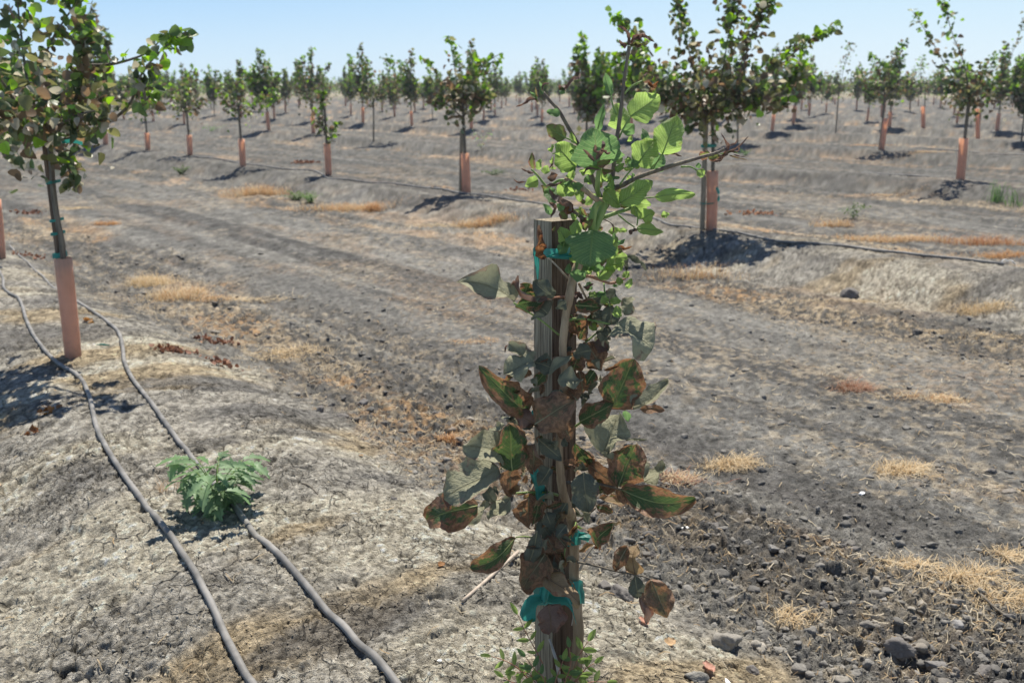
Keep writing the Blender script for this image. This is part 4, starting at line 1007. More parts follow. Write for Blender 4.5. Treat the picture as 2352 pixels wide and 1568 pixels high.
LR = random.Random(19)
SMALL = MB()
def leaf(q, mk, bx, by, tx, ty, w, roll=None, fold=None, bend=None, wave=None, side=0, d=0, dt=None, pet=None, curl=0, p=.78, qq=.62, name='leaf'):
    if w > 84: w *= 1.13; ex = .05; tx, ty = tx + (tx - bx) * ex, ty + (ty - by) * ex
    roll = LR.uniform(-28, 28) if roll is None else roll
    fold = LR.uniform(.05, .45) if fold is None else fold
    bend = LR.uniform(-.2, .38) if bend is None else bend
    wave = LR.uniform(.06, .14) if wave is None else wave * 1.7
    twist = LR.uniform(-.9, .9) if w > 70 else LR.uniform(-.4, .4)
    B = P3(q, bx, by, d); ln0 = (P3(q, tx, ty, d) - B).length
    dt = LR.uniform(-.38, .38) if dt is None else dt
    Tt = P3(q, tx, ty, d + dt * ln0)
    if mk in 'YT' and abs(ty - by) > .6 * abs(tx - bx): Tt = P3(q, tx, ty, d + (.45 if ty < by else -.45) * ln0)
    L_ = Tt - B; ln = L_.length; L_.normalize()
    W = w * .35985 * (B - cam.location).length / FPX * .98
    N0 = (cam.location - (B + Tt) / 2).normalized(); S = L_.cross(N0).normalized()
    if mk in 'YT':
        lift = LR.uniform(25, 48)
        roll = max((lift, -lift), key=lambda a: (Matrix.Rotation(R(a), 3, L_) @ S).cross(L_).z)
    S = Matrix.Rotation(R(roll), 3, L_) @ S; Nn = S.cross(L_).normalized()
    W = W / max(.45, abs(math.cos(R(roll))) * (1 - .12 * fold))
    NVv, NU = 22, 10; vs = []; uvs = []; fs = []; ph = LR.uniform(0, 6); ph2 = LR.uniform(0, 6); fr = LR.uniform(6, 10)
    if mk in 'SBYDPT': wave *= LR.uniform(1.2, 2.0); bend += LR.choice([-1, 1]) * LR.uniform(0, .22); fold *= LR.uniform(1, 1.9); twist *= 1.3
    rim = LR.choice([-1, 1, 1]) * LR.uniform(.05, .22)
    for j in range(NVv + 1):
        v = j / NVv
        hw = W / 2 * max(.0, math.sin(math.pi * min(1, v ** p))) ** qq * (1.04 - .10 * v)
        if v in (0, 1): hw = W * .012
        c = B + L_ * (ln * v) + Nn * (ln * (bend * (.25 - (v - .5) ** 2) * 2 - (curl * max(0, v - .55) ** 2 * 3))) + S * (side * ln * math.sin(math.pi * v))
        for i in range(NU + 1):
            u = (i / NU - .5) * 2; a = abs(u)
            e = hw * (1 + .10 * math.sin(v * 11 + ph + (3 if u > 0 else 0)) + .035 * math.sin(v * 27 + ph2 * (1 + (u > 0))) + .02 * math.sin(v * 61 + ph))
            off = fold * a * e * (1 - .35 * a) + wave * W * a ** 1.6 * math.sin(v * fr + ph + (2.1 if u > 0 else 0))
            off += .05 * W * math.sin(v * 5 + ph2) * (1 - a) + rim * W * a ** 5 * (.6 + .4 * math.sin(v * 13 + ph))
            off += -.018 * W * math.cos(v * 34 - a * 8) * math.sin(math.pi * a) if w > 85 else 0
            ct, st_ = math.cos(twist * (v - .4)), math.sin(twist * (v - .4)); lx = u * e * math.cos(min(1.2, fold * .8))
            vs.append(c + S * (lx * ct - off * st_) + Nn * (off * ct + lx * st_))
            uvs.append((u / 2 + .5, v))
    for j in range(NVv):
        for i in range(NU):
            k = j * (NU + 1) + i; fs.append((k, k + 1, k + NU + 2, k + NU + 1))
    if w < 64 and name == 'leaf':
        k = list(LM).index(mk); SMALL.add(vs, fs, k, None, uvs)
        if pet:
            pp = spline([P3(q, x, y, d * .8) for x, y in pet] + [B], 4); SMALL.tube(pp, lerps([.0022, .0016], len(pp)), 7, len(LM))
        return
    mb = MB(); mb.add(vs, fs, 0, None, uvs)
    if pet:
        pp = spline([P3(q, x, y, d * .8) for x, y in pet] + [B], 4); mb.tube(pp, lerps([.0022, .0016], len(pp)), 7, 1)
    # a raised midrib
    rb = [vs[j * (NU + 1) + NU // 2] for j in range(0, NVv - 2)]
    mb.tube(rb, lerps([.0016, .0005], len(rb)), 5, 1)
    return mb.build(name, [LM[mk], LEAFSTEM[mk]], SAP)
LEAFSTEM = {k: (M_green if k in 'GMV' else plain('pale_rib', (.30, .33, .13), .5) if k == 'S' else None) for k in LM}
rib2 = plain('dull_rib', (.27, .25, .15), .6); rib3 = plain('dry_rib', (.22, .15, .09), .6)
for k in LM:
    if LEAFSTEM[k] is None: LEAFSTEM[k] = rib2 if k in 'YDB' else rib3

A = qa
def LQ(q, rows):
    for r_ in rows:
        kw = r_[6] if len(r_) > 6 else {}
        leaf(q, *r_[:6], **kw)
LQ(qa, [
 ('M', 945, 1075, 912, 825, 275, dict(roll=8, fold=.15, dt=-.2, d=-.02, wave=.05)),
 ('G', 1150, 745, 1325, 612, 160, dict(roll=-8, fold=.25, d=.0, pet=[(1075, 880), (1115, 800)])),
 ('G', 1085, 830, 1065, 668, 125, dict(d=.05, fold=.3)),
 ('M', 1100, 845, 1172, 790, 75, dict(d=.03, roll=30)),
 ('G', 1350, 985, 1440, 748, 165, dict(roll=6, fold=.22, d=-.01, dt=.1, pet=[(1280, 1100), (1315, 1040)])),
 ('G', 1185, 1055, 1310, 900, 150, dict(roll=-12, fold=.2, d=-.02, pet=[(1080, 1180), (1130, 1110)])),
 ('M', 1270, 1075, 1355, 985, 110, dict(d=.03, roll=20)),
 ('G', 800, 1065, 668, 930, 160, dict(roll=10, fold=.15, d=.02)),
 ('V', 735, 880, 618, 805, 92, dict(roll=10, d=.0, pet=[(800, 915), (770, 895)])),
 ('M', 937, 835, 985, 660, 68, dict(fold=.9, d=.02, wave=.12)),
 ('M', 1025, 610, 985, 465, 62, dict(fold=.8, wave=.16, pet=[(1060, 735), (1035, 670)])),
 ('G', 1085, 1300, 1278, 1160, 120, dict(roll=-15, fold=.4, d=-.04, dt=-.2)),
 ('G', 1305, 1258, 1562, 1235, 84, dict(roll=10, fold=.25, d=-.03, side=-.04, pet=[(1180, 1275), (1240, 1265)])),
 ('G', 1190, 1455, 1358, 1482, 76, dict(roll=-20, fold=.3, d=-.04, bend=.15)),
 ('G', 1225, 1395, 1302, 1360, 85, dict(d=-.02)), ('G', 1165, 1300, 1240, 1390, 85, dict(d=.01)),
 ('G', 985, 1215, 1080, 1320, 90, dict(d=-.03, fold=.3)), ('G', 560, 1150, 475, 1185, 76, dict(d=.03)),
 ('G', 790, 1510, 812, 1398, 78, dict(d=-.05)), ('M', 905, 1470, 888, 1690, 275, dict(roll=-5, fold=.18, d=-.075, dt=-.25, wave=.06, qq=.5)),
 ('G', 765, 1570, 698, 1460, 95, dict(d=-.05, roll=20)), ('G', 1150, 1065, 1132, 998, 34, dict(pet=[(1065, 1100), (1100, 1075)])),
 ('G', 1060, 1035, 1100, 1010, 36, {}), ('M', 1240, 915, 1226, 820, 56, dict(fold=.8)),
 ('V', 530, 1080, 520, 972, 44, dict(fold=.6)), ('G', 600, 1110, 618, 1055, 52, {}),
 ('P', 655, 1155, 638, 1095, 62, dict(d=.02)), ('G', 828, 1210, 818, 1288, 62, dict(d=-.04)),
 ('G', 690, 1160, 785, 1235, 95, dict(d=.0)), ('G', 968, 1165, 962, 1080, 78, dict(d=.03)),
 ('M', 975, 1205, 1050, 1195, 45, dict(d=-.03, fold=.8)), ('M', 700, 735, 612, 715, 50, dict(roll=30)),
 ('V', 935, 1050, 1022, 1020, 48, dict(d=-.06, fold=.5)), ('M', 860, 1130, 905, 1170, 60, dict(d=.03)),
 ('M', 690, 1280, 600, 1220, 85, dict(d=.04, roll=20)), ('M', 750, 1180, 770, 1090, 55, dict(d=.04)),
 ('G', 1200, 1290, 1280, 1310, 60, dict(d=.03)), ('M', 640, 1370, 588, 1300, 45, dict(d=-.02, fold=.6)),
 ('M', 730, 1345, 680, 1300, 50, dict(d=.02)), ('O', 770, 1300, 735, 1370, 62, dict(d=-.02, fold=.4)),
 ('V', 700, 1350, 745, 1400, 56, dict(d=-.04)), ('G', 1165, 1165, 1130, 1120, 50, dict(d=.04)),
 ('M', 600, 1555, 640, 1600, 1, dict(d=.04)) if False else ('G', 930, 1020, 905, 940, 60, dict(d=.05)),
 ('V', 1228, 515, 1295, 480, 56, dict(pet=[(1110, 600), (1160, 548)])),
 ('V', 1590, 1002, 1655, 975, 60, dict(roll=35)), ('V', 1645, 1012, 1722, 990, 48, {}),
 ('G', 1575, 1090, 1618, 1125, 56, dict(pet=[(1470, 1065), (1530, 1065)])), ('M', 1580, 1075, 1585, 1038, 34, {}),
 ('G', 1700, 1320, 1705, 1321, 2, {}) if False else ('G', 640, 1045, 655, 1000, 22, dict(fold=.7)),
])
# shrivelled tips
SH = dict(name='shrivelled_leaf')
def sh(q, mk, pts, w, d=0, fold=1.0):
    """a dried leaf rolled round its midrib, following a bent line"""
    P_ = spline([P3(q, x, y, d + .01 * math.sin(i * 2.3)) for i, (x, y) in enumerate(pts)], 6); n = len(P_); mb = MB(); vs = []; fs = []; uvs = []
    W = w * .74 * .35985 * TY / FPX; ph = LR.uniform(0, 6); NU = 6
    for j, p in enumerate(P_):
        v = j / (n - 1); t = (P_[min(j + 1, n - 1)] - P_[max(j - 1, 0)]).normalized()
        N0 = (cam.location - p).normalized(); S = t.cross(N0).normalized(); S = Matrix.Rotation(math.sin(v * 4 + ph) * 1.0, 3, t) @ S; Nn = S.cross(t)
        hw = W / 2 * (math.sin(math.pi * (.06 + .90 * v) ** .75)) ** .8 + W * .02
        for i in range(NU + 1):
            u = (i / NU - .5) * 2; an = u * fold * 1.3
            vs.append(p + S * (hw * math.sin(an) / max(.5, fold) * (1 + .12 * math.sin(v * 31 + u))) + Nn * (hw * (1 - math.cos(an)) + .25 * hw * math.sin(v * 17 + ph + u * 2)))
            uvs.append((u / 2 + .5, v))
    for j in range(n - 1):
        for i in range(NU): k = j * (NU + 1) + i; fs.append((k, k + 1, k + NU + 2, k + NU + 1))
    mb.add(vs, fs, 0, None, uvs); return mb.build('shrivelled_leaf', LM[mk], SAP)
for a_ in [
 (qa, 'P', [(1142, 290), (1130, 230), (1105, 190), (1070, 163)], 34), (qa, 'P', [(1150, 285), (1190, 240), (1225, 215), (1240, 225)], 52),
 (qa, 'V', [(1150, 295), (1195, 270), (1240, 275), (1258, 262)], 46), (qa, 'P', [(1185, 240), (1245, 240), (1302, 266)], 34), (qa, 'P', [(1115, 310), (1098, 285), (1080, 255)], 44), (qa, 'P', [(1150, 290), (1190, 292), (1215, 280)], 40),
 (qa, 'P', [(735, 575), (712, 560), (698, 540)], 62), (qa, 'P', [(742, 560), (785, 510), (820, 500), (826, 465)], 34), (qa, 'M', [(725, 600), (715, 575), (705, 565)], 50),
 (qa, 'M', [(592, 600), (575, 560), (568, 520)], 36), (qa, 'P', [(585, 580), (600, 540), (632, 530)], 26), (qa, 'P', [(545, 640), (495, 635), (460, 660), (418, 680)], 34), (qa, 'M', [(555, 625), (530, 610), (508, 585)], 34), (qa, 'V', [(560, 650), (545, 615), (540, 560)], 26),
 (qa, 'O', [(1250, 520), (1290, 540), (1328, 520)], 32), (qa, 'O', [(1255, 525), (1300, 555), (1320, 530)], 20),
 (qa, 'P', [(1700, 1015), (1790, 960), (1850, 920), (1902, 870)], 22), (qa, 'P', [(1745, 985), (1770, 930), (1755, 890), (1728, 850)], 26), (qa, 'P', [(1770, 940), (1810, 920), (1830, 890)], 20),
 (qa, 'P', [(1700, 1010), (1740, 1000), (1765, 960), (1760, 930)], 28), (qa, 'T', [(1780, 990), (1830, 1010), (1895, 1020)], 16), (qa, 'P', [(1790, 970), (1835, 960), (1840, 925)], 18), (qa, 'M', [(1720, 985), (1800, 970), (1845, 980)], 18), (qa, 'P', [(1660, 1020), (1715, 1030), (1750, 1000), (1770, 985)], 26), (qa, 'P', [(1810, 985), (1840, 1000), (1880, 1000)], 14), (qa, 'T', [(1600, 1075), (1620, 1110), (1640, 1132)], 14),
 (qa, 'P', [(935, 1020), (950, 970), (970, 930), (975, 900)], 46, -.09), (qa, 'P', [(950, 975), (925, 950), (918, 925)], 36, -.09), (qa, 'P', [(960, 965), (1000, 975), (1022, 968)], 30, -.09), (qa, 'P', [(915, 1030), (890, 985), (845, 955)], 36, -.09), (qa, 'P', [(850, 1110), (890, 1075), (960, 1085)], 26, -.06),
 (qa, 'P', [(1370, 985), (1420, 985), (1478, 998)], 30), (qa, 'P', [(765, 1350), (770, 1310), (720, 1285), (650, 1250), (625, 1200)], 58, -.06, .8), (qa, 'P', [(610, 1190), (660, 1180), (720, 1155)], 30, -.03), (qa, 'P', [(480, 1165), (440, 1165), (402, 1143)], 22), (qa, 'P', [(530, 1100), (490, 1100), (450, 1075)], 26), (qa, 'P', [(630, 1070), (655, 1040), (655, 1005)], 20),
 (qa, 'T', [(1035, 1430), (1045, 1455), (1035, 1490)], 16), (qa, 'P', [(1145, 1465), (1165, 1475), (1195, 1470)], 56, -.02),
 (qa, 'P', [(635, 1290), (660, 1330), (640, 1390)], 40), (qa, 'P', [(840, 1430), (850, 1395), (870, 1385)], 50),
 (qb, 'O', [(872, 335), (830, 290), (820, 200), (825, 130)], 92, -.07, .9), (qb, 'P', [(880, 600), (800, 595), (720, 560), (690, 500), (690, 450)], 62, -.07, .9), (qb, 'P', [(690, 520), (655, 505), (665, 480)], 52, -.06),
 (qb, 'D', [(1385, 340), (1440, 340), (1490, 370), (1508, 420)], 56, 0, .8), (qb, 'D', [(1400, 350), (1375, 390), (1385, 420)], 60, 0), (qb, 'O', [(1320, 270), (1370, 275), (1418, 265)], 34), (qb, 'P', [(1110, 520), (1150, 520), (1175, 505)], 40), (qb, 'P', [(1055, 600), (1080, 580), (1110, 600)], 60, -.02),
 (qb, 'P', [(610, 940), (610, 905), (632, 895)], 18), (qb, 'Y', [(1380, 1500), (1450, 1500), (1518, 1495)], 30, -.03),
 (qc, 'T', [(1310, 560), (1340, 545), (1345, 580)], 24), (qc, 'T', [(1080, 720), (1140, 700), (1210, 690)], 60, .02), (qc, 'O', [(1175, 700), (1205, 690), (1212, 720)], 50, .01),
 (qc, 'T', [(985, 470), (960, 530), (930, 580)], 34, -.08), (qc, 'G', [(1050, 590), (1080, 575), (1105, 580)], 32, -.03), (qc, 'T', [(1035, 640), (1045, 590), (1075, 555)], 30, -.06), (qc, 'Y', [(985, 740), (965, 830), (985, 895)], 62, -.07, .8), (qc, 'T', [(1010, 900), (1050, 940), (1075, 1060)], 14, -.07)]:
    sh(*a_)
LQ(qb, [
 ('Y', 665, 625, 330, 485, 165, dict(roll=-22, fold=.35, d=-.06, dt=-.1, curl=.15, side=.03)),
 ('S', 870, 590, 685, 640, 120, dict(d=-.04)), ('D', 922, 588, 795, 490, 125, dict(d=-.05, fold=.4)), ('D', 880, 700, 790, 610, 120, dict(d=-.035)),
 ('Y', 775, 735, 868, 710, 46, dict(d=-.08, fold=.9)), ('S', 760, 500, 730, 580, 90, dict(d=-.02)),
 ('G', 1390, 330, 1308, 338, 56, dict(d=-.05)), ('G', 1292, 345, 1326, 243, 54, dict(d=-.05)), ('G', 1205, 470, 1320, 392, 70, dict(d=-.04)), ('M', 1125, 462, 1018, 428, 78, dict(d=-.06, roll=-10)),
 ('G', 1385, 530, 1420, 470, 44, dict(d=-.03)), ('G', 1320, 500, 1362, 480, 52, dict(d=-.03)), ('G', 1365, 430, 1400, 460, 50, dict(d=-.03)), ('G', 1218, 612, 1275, 608, 52, dict(d=-.06)), ('G', 1282, 612, 1352, 612, 52, dict(d=-.06)), ('G', 1325, 720, 1325, 645, 62, dict(d=-.06)), ('G', 1270, 300, 1255, 245, 40, dict(d=-.03)), ('V', 1360, 300, 1310, 290, 50, dict(d=-.01)), ('G', 1270, 330, 1290, 390, 50, dict(d=-.03)),
 ('M', 990, 230, 960, 330, 70, dict(d=-.05)), ('M', 1080, 350, 1130, 420, 90, dict(d=-.02)), ('M', 1170, 420, 1210, 350, 70, dict(d=-.01)), ('G', 1040, 300, 1050, 370, 60, dict(d=-.06)), ('M', 1010, 440, 1020, 375, 44, dict(d=-.05)), ('G', 1290, 380, 1370, 370, 70, dict(d=-.02)),
 ('D', 1140, 640, 1230, 570, 110, dict(d=.01)), ('D', 1270, 620, 1310, 540, 95, dict(d=.0)), ('S', 1060, 640, 1215, 655, 85, dict(d=-.02)), ('D', 1170, 740, 1260, 700, 120, dict(d=.02)), ('D', 1290, 760, 1280, 640, 110, dict(d=.0)),
 ('Y', 1370, 700, 1415, 590, 90, dict(d=-.01, roll=-20)), ('Y', 1320, 760, 1530, 930, 215, dict(roll=-14, fold=.25, d=-.05, dt=-.25, qq=.5)), ('D', 1230, 860, 1260, 770, 90, dict(d=.0)),
 ('S', 1030, 700, 1090, 830, 120, dict(d=.02)), ('S', 1085, 860, 1130, 760, 60, dict(d=-.02)), ('G', 1150, 760, 1195, 800, 50, dict(d=.0)),
 ('B', 1130, 880, 1225, 1045, 135, dict(d=-.01)), ('P', 1180, 880, 1260, 920, 90, dict(d=-.01)), ('S', 1050, 1050, 1100, 930, 130, dict(d=-.03)), ('D', 1160, 925, 1050, 960, 90, dict(d=-.05, roll=-20)),
 ('Y', 795, 1000, 610, 1085, 150, dict(roll=-25, fold=.5, d=-.08, dt=-.35)), ('Y', 765, 1020, 640, 890, 95, dict(roll=-15, fold=.3, d=-.06)), ('D', 800, 1000, 925, 1050, 110, dict(d=-.05, fold=.3)), ('Y', 890, 1085, 1045, 965, 70, dict(d=-.07, fold=.7)), ('Y', 948, 1112, 1100, 1122, 110, dict(roll=-20, d=-.08)), ('B', 1080, 1060, 1105, 1200, 85, dict(d=-.02)),
 ('S', 745, 1315, 455, 1040, 175, dict(roll=14, fold=.25, d=-.05, side=-.06)),
 ('S', 1292, 1292, 1425, 995, 235, dict(roll=5, fold=.12, d=-.02, dt=.15, qq=.5, p=.85)),
 ('Y', 1428, 1302, 1640, 1130, 105, dict(roll=-30, fold=.6, d=-.05, side=.05)), ('B', 1470, 1300, 1632, 1310, 62, dict(d=-.02)), ('M', 1380, 1310, 1395, 1380, 50, dict(d=-.02)),
 ('S', 1085, 1385, 1290, 1270, 140, dict(roll=10, d=-.06, fold=.15)), ('B', 800, 1400, 1040, 1250, 225, dict(roll=-6, fold=.15, d=-.10, dt=-.1, p=.9, qq=.45)), ('B', 960, 1380, 1030, 1500, 120, dict(d=-.08)),
 ('Y', 1230, 1580, 1335, 1345, 215, dict(roll=-12, fold=.25, d=-.04, dt=.35, qq=.5)), ('P', 800, 1395, 680, 1315, 105, dict(d=-.06)), ('Y', 700, 1430, 590, 1350, 70, dict(d=-.04)), ('D', 800, 1400, 680, 1420, 80, dict(d=-.05)),
 ('S', 655, 1700, 645, 1420, 205, dict(roll=6, fold=.3, d=-.08, dt=-.2, qq=.5)), ('Y', 560, 1500, 600, 1400, 90, dict(d=.0)),
])
LQ(qc, [
 ('Y', 605, 130, 355, 55, 185, dict(roll=-12, fold=.2, d=-.06, dt=-.35, qq=.5)), ('Y', 570, 200, 235, 385, 225, dict(roll=-10, fold=.25, d=-.09, dt=-.35, qq=.5)),
 ('S', 435, 435, 118, 518, 225, dict(roll=5, fold=.18, d=-.07, dt=.1, qq=.45, p=.9)), ('D', 340, 420, 190, 365, 95, dict(d=-.06, roll=-20)), ('P', 300, 330, 250, 450, 90, dict(d=-.09)),
 ('Y', 515, 425, 365, 565, 80, dict(d=-.04, roll=-20)), ('Y', 640, 380, 520, 505, 95, dict(d=-.04, roll=15)), ('B', 645, 350, 640, 170, 120, dict(d=-.04)), ('T', 650, 360, 702, 305, 44, dict(d=-.05)),
 ('B', 760, 375, 760, 560, 165, dict(d=-.035, roll=-15)), ('S', 830, 400, 790, 560, 90, dict(d=-.05, fold=.4)), ('B', 800, 40, 790, 200, 130, dict(d=-.09)), ('D', 820, 10, 960, 130, 95, dict(d=-.09, fold=.4)),
 ('S', 1155, 180, 1058, 45, 92, dict(d=.0)), ('B', 1330, 300, 1150, 175, 150, dict(d=-.02)), ('S', 1333, 312, 1440, 55, 220, dict(roll=4, fold=.15, d=-.06, dt=.1, qq=.5, p=.88)), ('D', 1110, 225, 1140, 465, 165, dict(d=-.07, roll=8, fold=.2)),
 ('S', 1350, 330, 1805, 390, 175, dict(roll=5, fold=.25, d=-.07, dt=-.05, side=.10, qq=.5, p=.95)), ('Y', 1495, 285, 1630, 185, 85, dict(d=.0, roll=-25)), ('B', 1330, 325, 1470, 430, 100, dict(d=-.03)), ('Y', 1440, 120, 1500, 260, 60, dict(d=.01)), ('Y', 1200, 330, 1300, 350, 90, dict(d=.0)),
 ('T', 1380, 425, 1210, 390, 56, dict(d=.0)), ('S', 1195, 440, 1298, 482, 56, dict(d=.0)), ('S', 1190, 690, 1312, 555, 115, dict(d=-.02)),
 ('S', 680, 640, 400, 820, 125, dict(roll=10, fold=.25, d=-.05, side=-.13, qq=.5, p=.9)), ('Y', 1200, 300, 1260, 200, 60, dict(d=.01)),
 ('B', 1395, 690, 1312, 840, 85, dict(d=-.03)), ('T', 1440, 875, 1455, 690, 120, dict(d=-.03, fold=.3)), ('D', 1438, 885, 1460, 1015, 92, dict(d=-.04)), ('B', 1542, 912, 1640, 1140, 165, dict(d=-.05, roll=12, fold=.3)), ('P', 1470, 1020, 1510, 1190, 60, dict(d=-.04)),
 ('D', 840, 520, 920, 640, 130, dict(d=-.07)), ('B', 880, 640, 960, 730, 110, dict(d=-.08)), ('D', 815, 600, 725, 850, 95, dict(d=-.095, fold=.4, side=-.05)), ('B', 870, 740, 720, 960, 205, dict(d=-.085, roll=-5, fold=.12, qq=.5)), ('B', 880, 700, 900, 850, 150, dict(d=-.07)),
 ('T', 865, 885, 1075, 1065, 110, dict(d=-.10, roll=10, fold=.3)), ('P', 890, 1065, 905, 1235, 165, dict(d=-.085, roll=-8, fold=.15, qq=.45, p=.6)), ('D', 1000, 560, 940, 640, 80, dict(d=-.08)), ('D', 870, 480, 900, 560, 90, dict(d=-.07)),
])

# small crumpled leaves too many to tell apart, along the twigs
def fill(q, x0, x1, y0, y1, n, mats, w0, w1, d0, d1, up):
    for _ in range(n):
        x = LR.gauss((x0 + x1) / 2, (x1 - x0) / 4); y = LR.uniform(y0, y1); w = LR.uniform(w0, w1); a = LR.uniform(-1.9, 1.9) + (0 if up else math.pi)
        L = w * LR.uniform(1.1, 2.0)
        leaf(q, LR.choice(mats), x, y, x + L * math.sin(a), y - L * math.cos(a), w, d=LR.uniform(d0, d1), fold=LR.uniform(.3, 1.3), wave=LR.uniform(.05, .13), bend=LR.uniform(-.3, .5))
fill(qa, 600, 1260, 1000, 1500, 62, 'GGGMV', 26, 58, -.06, .09, True)
fill(qa, 700, 1150, 900, 1150, 12, 'GGM', 24, 50, -.03, .08, True)
fill(qb, 1020, 1400, 240, 640, 30, 'GGMMV', 26, 56, -.05, .08, True)
fill(qb, 1030, 1300, 560, 1250, 36, 'DDSBY', 34, 62, -.02, .06, False)
fill(qb, 600, 960, 950, 1550, 24, 'DSYBB', 36, 62, -.09, -.02, False)
fill(qc, 560, 1250, 0, 500, 36, 'DSYBT', 36, 62, -.09, .05, False)
fill(qc, 740, 1070, 470, 940, 26, 'DSBTY', 34, 62, -.1, -.05, False)
o = SMALL.build('small_leaves', [LM[k] for k in LM] + [M_green], SAP); tag(o, kind='stuff')
# a few more full sized drooping leaves close to the stake
LQ(qb, [('D', 960, 1180, 900, 1290, 100, dict(d=-.07)), ('B', 1070, 1250, 1010, 1180, 100, dict(d=-.06)), ('S', 1180, 1060, 1120, 1150, 80, dict(d=-.03)), ('Y', 1160, 1180, 1130, 1080, 70, {}), ('D', 1250, 850, 1210, 950, 85, {}), ('S', 870, 1060, 800, 1150, 85, dict(d=-.04)), ('B', 640, 1220, 600, 1130, 70, {}), ('D', 1000, 620, 930, 660, 70, dict(d=-.05))])
LQ(qc, [('D', 900, 200, 830, 300, 90, dict(d=-.08)), ('S', 1230, 350, 1180, 250, 85, {}), ('B', 700, 180, 640, 260, 85, dict(d=-.03)), ('D', 1000, 420, 940, 520, 90, dict(d=-.07)), ('B', 920, 600, 1000, 700, 90, dict(d=-.08)), ('S', 1130, 90, 1180, 200, 75, {}), ('D', 480, 300, 540, 420, 80, dict(d=-.03))])

# ------------------------------------------------------------------ root suckers at the foot
def sucker(pts, n, lw, seed, d=-.03, mk='G', ln=85):
    rg = random.Random(seed); q = qc
    P_ = [P3(q, x, y, d) for x, y in pts]; S_ = spline(P_, 5); mb = MB(); mb.tube(S_, lerps([.0018, .0008], len(S_)), 6, 1)
    for k in range(n):
        f = .25 + .75 * k / max(1, n - 1); i = min(len(S_) - 2, int(f * (len(S_) - 1))); b_ = S_[i + 1] if k == n - 1 else S_[i]
        t = (S_[i + 1] - S_[i]).normalized()
        for sg in ((-1, 1) if k < n - 1 else (0,)):
            Lg = ln * .35985 * 1.08 * TY / FPX * rg.uniform(.75, 1.15)
            nv = Vector((rg.uniform(-.3, .3), -1 + rg.uniform(-.2, .2), .55 + rg.uniform(-.3, .3))).normalized()
            sdv = t.cross(nv).normalized() * sg
            dr = (t * (.55 if sg else 1) + sdv * .9 + Vector((0, 0, rg.uniform(-.25, .1)))).normalized(); S = dr.cross(nv).normalized(); Nn = S.cross(dr)
            vs = []; uvs = []; fs = []; W = Lg * lw
            for a in range(9):
                v = a / 8; hw = W / 2 * math.sin(math.pi * v ** .9) ** .8 + W * .01
                for c in range(5):
                    u = (c / 4 - .5) * 2; vs.append(b_ + dr * (Lg * v) + S * (u * hw) + Nn * (abs(u) * hw * .35 - Lg * .22 * v * v + .04 * hw * math.sin(v * 12 + u))); uvs.append((u / 2 + .5, v))
            for a in range(8):
                for c in range(4): j = a * 5 + c; fs.append((j, j + 1, j + 6, j + 5))
            mb.add(vs, fs, 0, None, uvs)
    mb.build('root_sucker', [LM[mk], M_redtwig], SAP)
for i, (pts, n, lw, d) in enumerate([
 ([(790, 1580), (700, 1480), (620, 1430), (520, 1395)], 4, .34, -.05), ([(850, 1440), (790, 1330), (740, 1240), (690, 1130)], 4, .32, -.06),
 ([(1000, 1600), (1050, 1470), (1095, 1370), (1140, 1300)], 4, .42, -.05), ([(960, 1640), (1000, 1540), (1030, 1440), (1020, 1340)], 4, .44, -.07),
 ([(900, 1640), (820, 1560), (740, 1500), (680, 1500)], 4, .42, -.06), ([(960, 1640), (1050, 1560), (1120, 1480), (1180, 1440)], 4, .42, -.06),
 ([(880, 1640), (860, 1540), (800, 1480), (740, 1400)], 4, .42, -.09), ([(1000, 1660), (1080, 1600), (1160, 1560), (1260, 1560)], 4, .42, -.05),
 ([(840, 1660), (740, 1600), (650, 1560), (600, 1530)], 4, .36, -.05), ([(930, 1660), (930, 1560), (960, 1480), (980, 1420)], 4, .42, -.09),
 ([(1010, 1640), (1060, 1560), (1100, 1520), (1130, 1450)], 4, .46, -.03), ([(900, 1660), (850, 1600), (800, 1560), (770, 1500)], 4, .46, -.08)]):
    sucker(pts, n, lw, 200 + i, d, 'M' if i in (3, 6) else 'G', 88 if i < 3 else 78)

# ------------------------------------------------------------------ green tapes that tie sapling and stake
def q3(q, pts, d): return [P3(q, x, y, dd) for (x, y), dd in zip(pts, d)]
# lower band: goes round stake and trunk
def band(q, rows, name, label, back=.12):
    """rows: (left x, right x, y) from top to bottom, wrapped behind the stake"""
    mb = MB(); vs = []; fs = []; nseg = 30
    for r_, (xl, xm, xr, y) in enumerate(rows):
        a = P3(q, xl, y, .065); f = P3(q, xm, y + 4, -.0); c = P3(q, xr, y - 8, .0); e = P3(q, xr + 6, y - 12, .06)
        bk = P3(q, (xl + xr) / 2 + 10, y - 60, .15)
        ring = spline([a, f, P3(q, (xm + xr) / 2, y, -.012), c, e, bk, a], 6)[:-1]
        for i, p in enumerate(ring):
            k = math.sin(i * 1.7 + r_ * .9) * .0012 + math.sin(i * .7 - r_ * 2.1) * .001
            vs.append(p + Vector((0, -k - .002, 0)))
        n = len(ring)
    for r_ in range(len(rows) - 1):
        for i in range(n): fs.append((r_ * n + i, r_ * n + (i + 1) % n, (r_ + 1) * n + (i + 1) % n, (r_ + 1) * n + i))
    mb.add(vs, fs); return mb, name, label
mb, nm, lb = band(qc, [(788, 905, 1088, 922 + k * 24) if k < 3 else (792, 905, 1098, 922 + k * 24) for k in range(7)], 'tie', '')
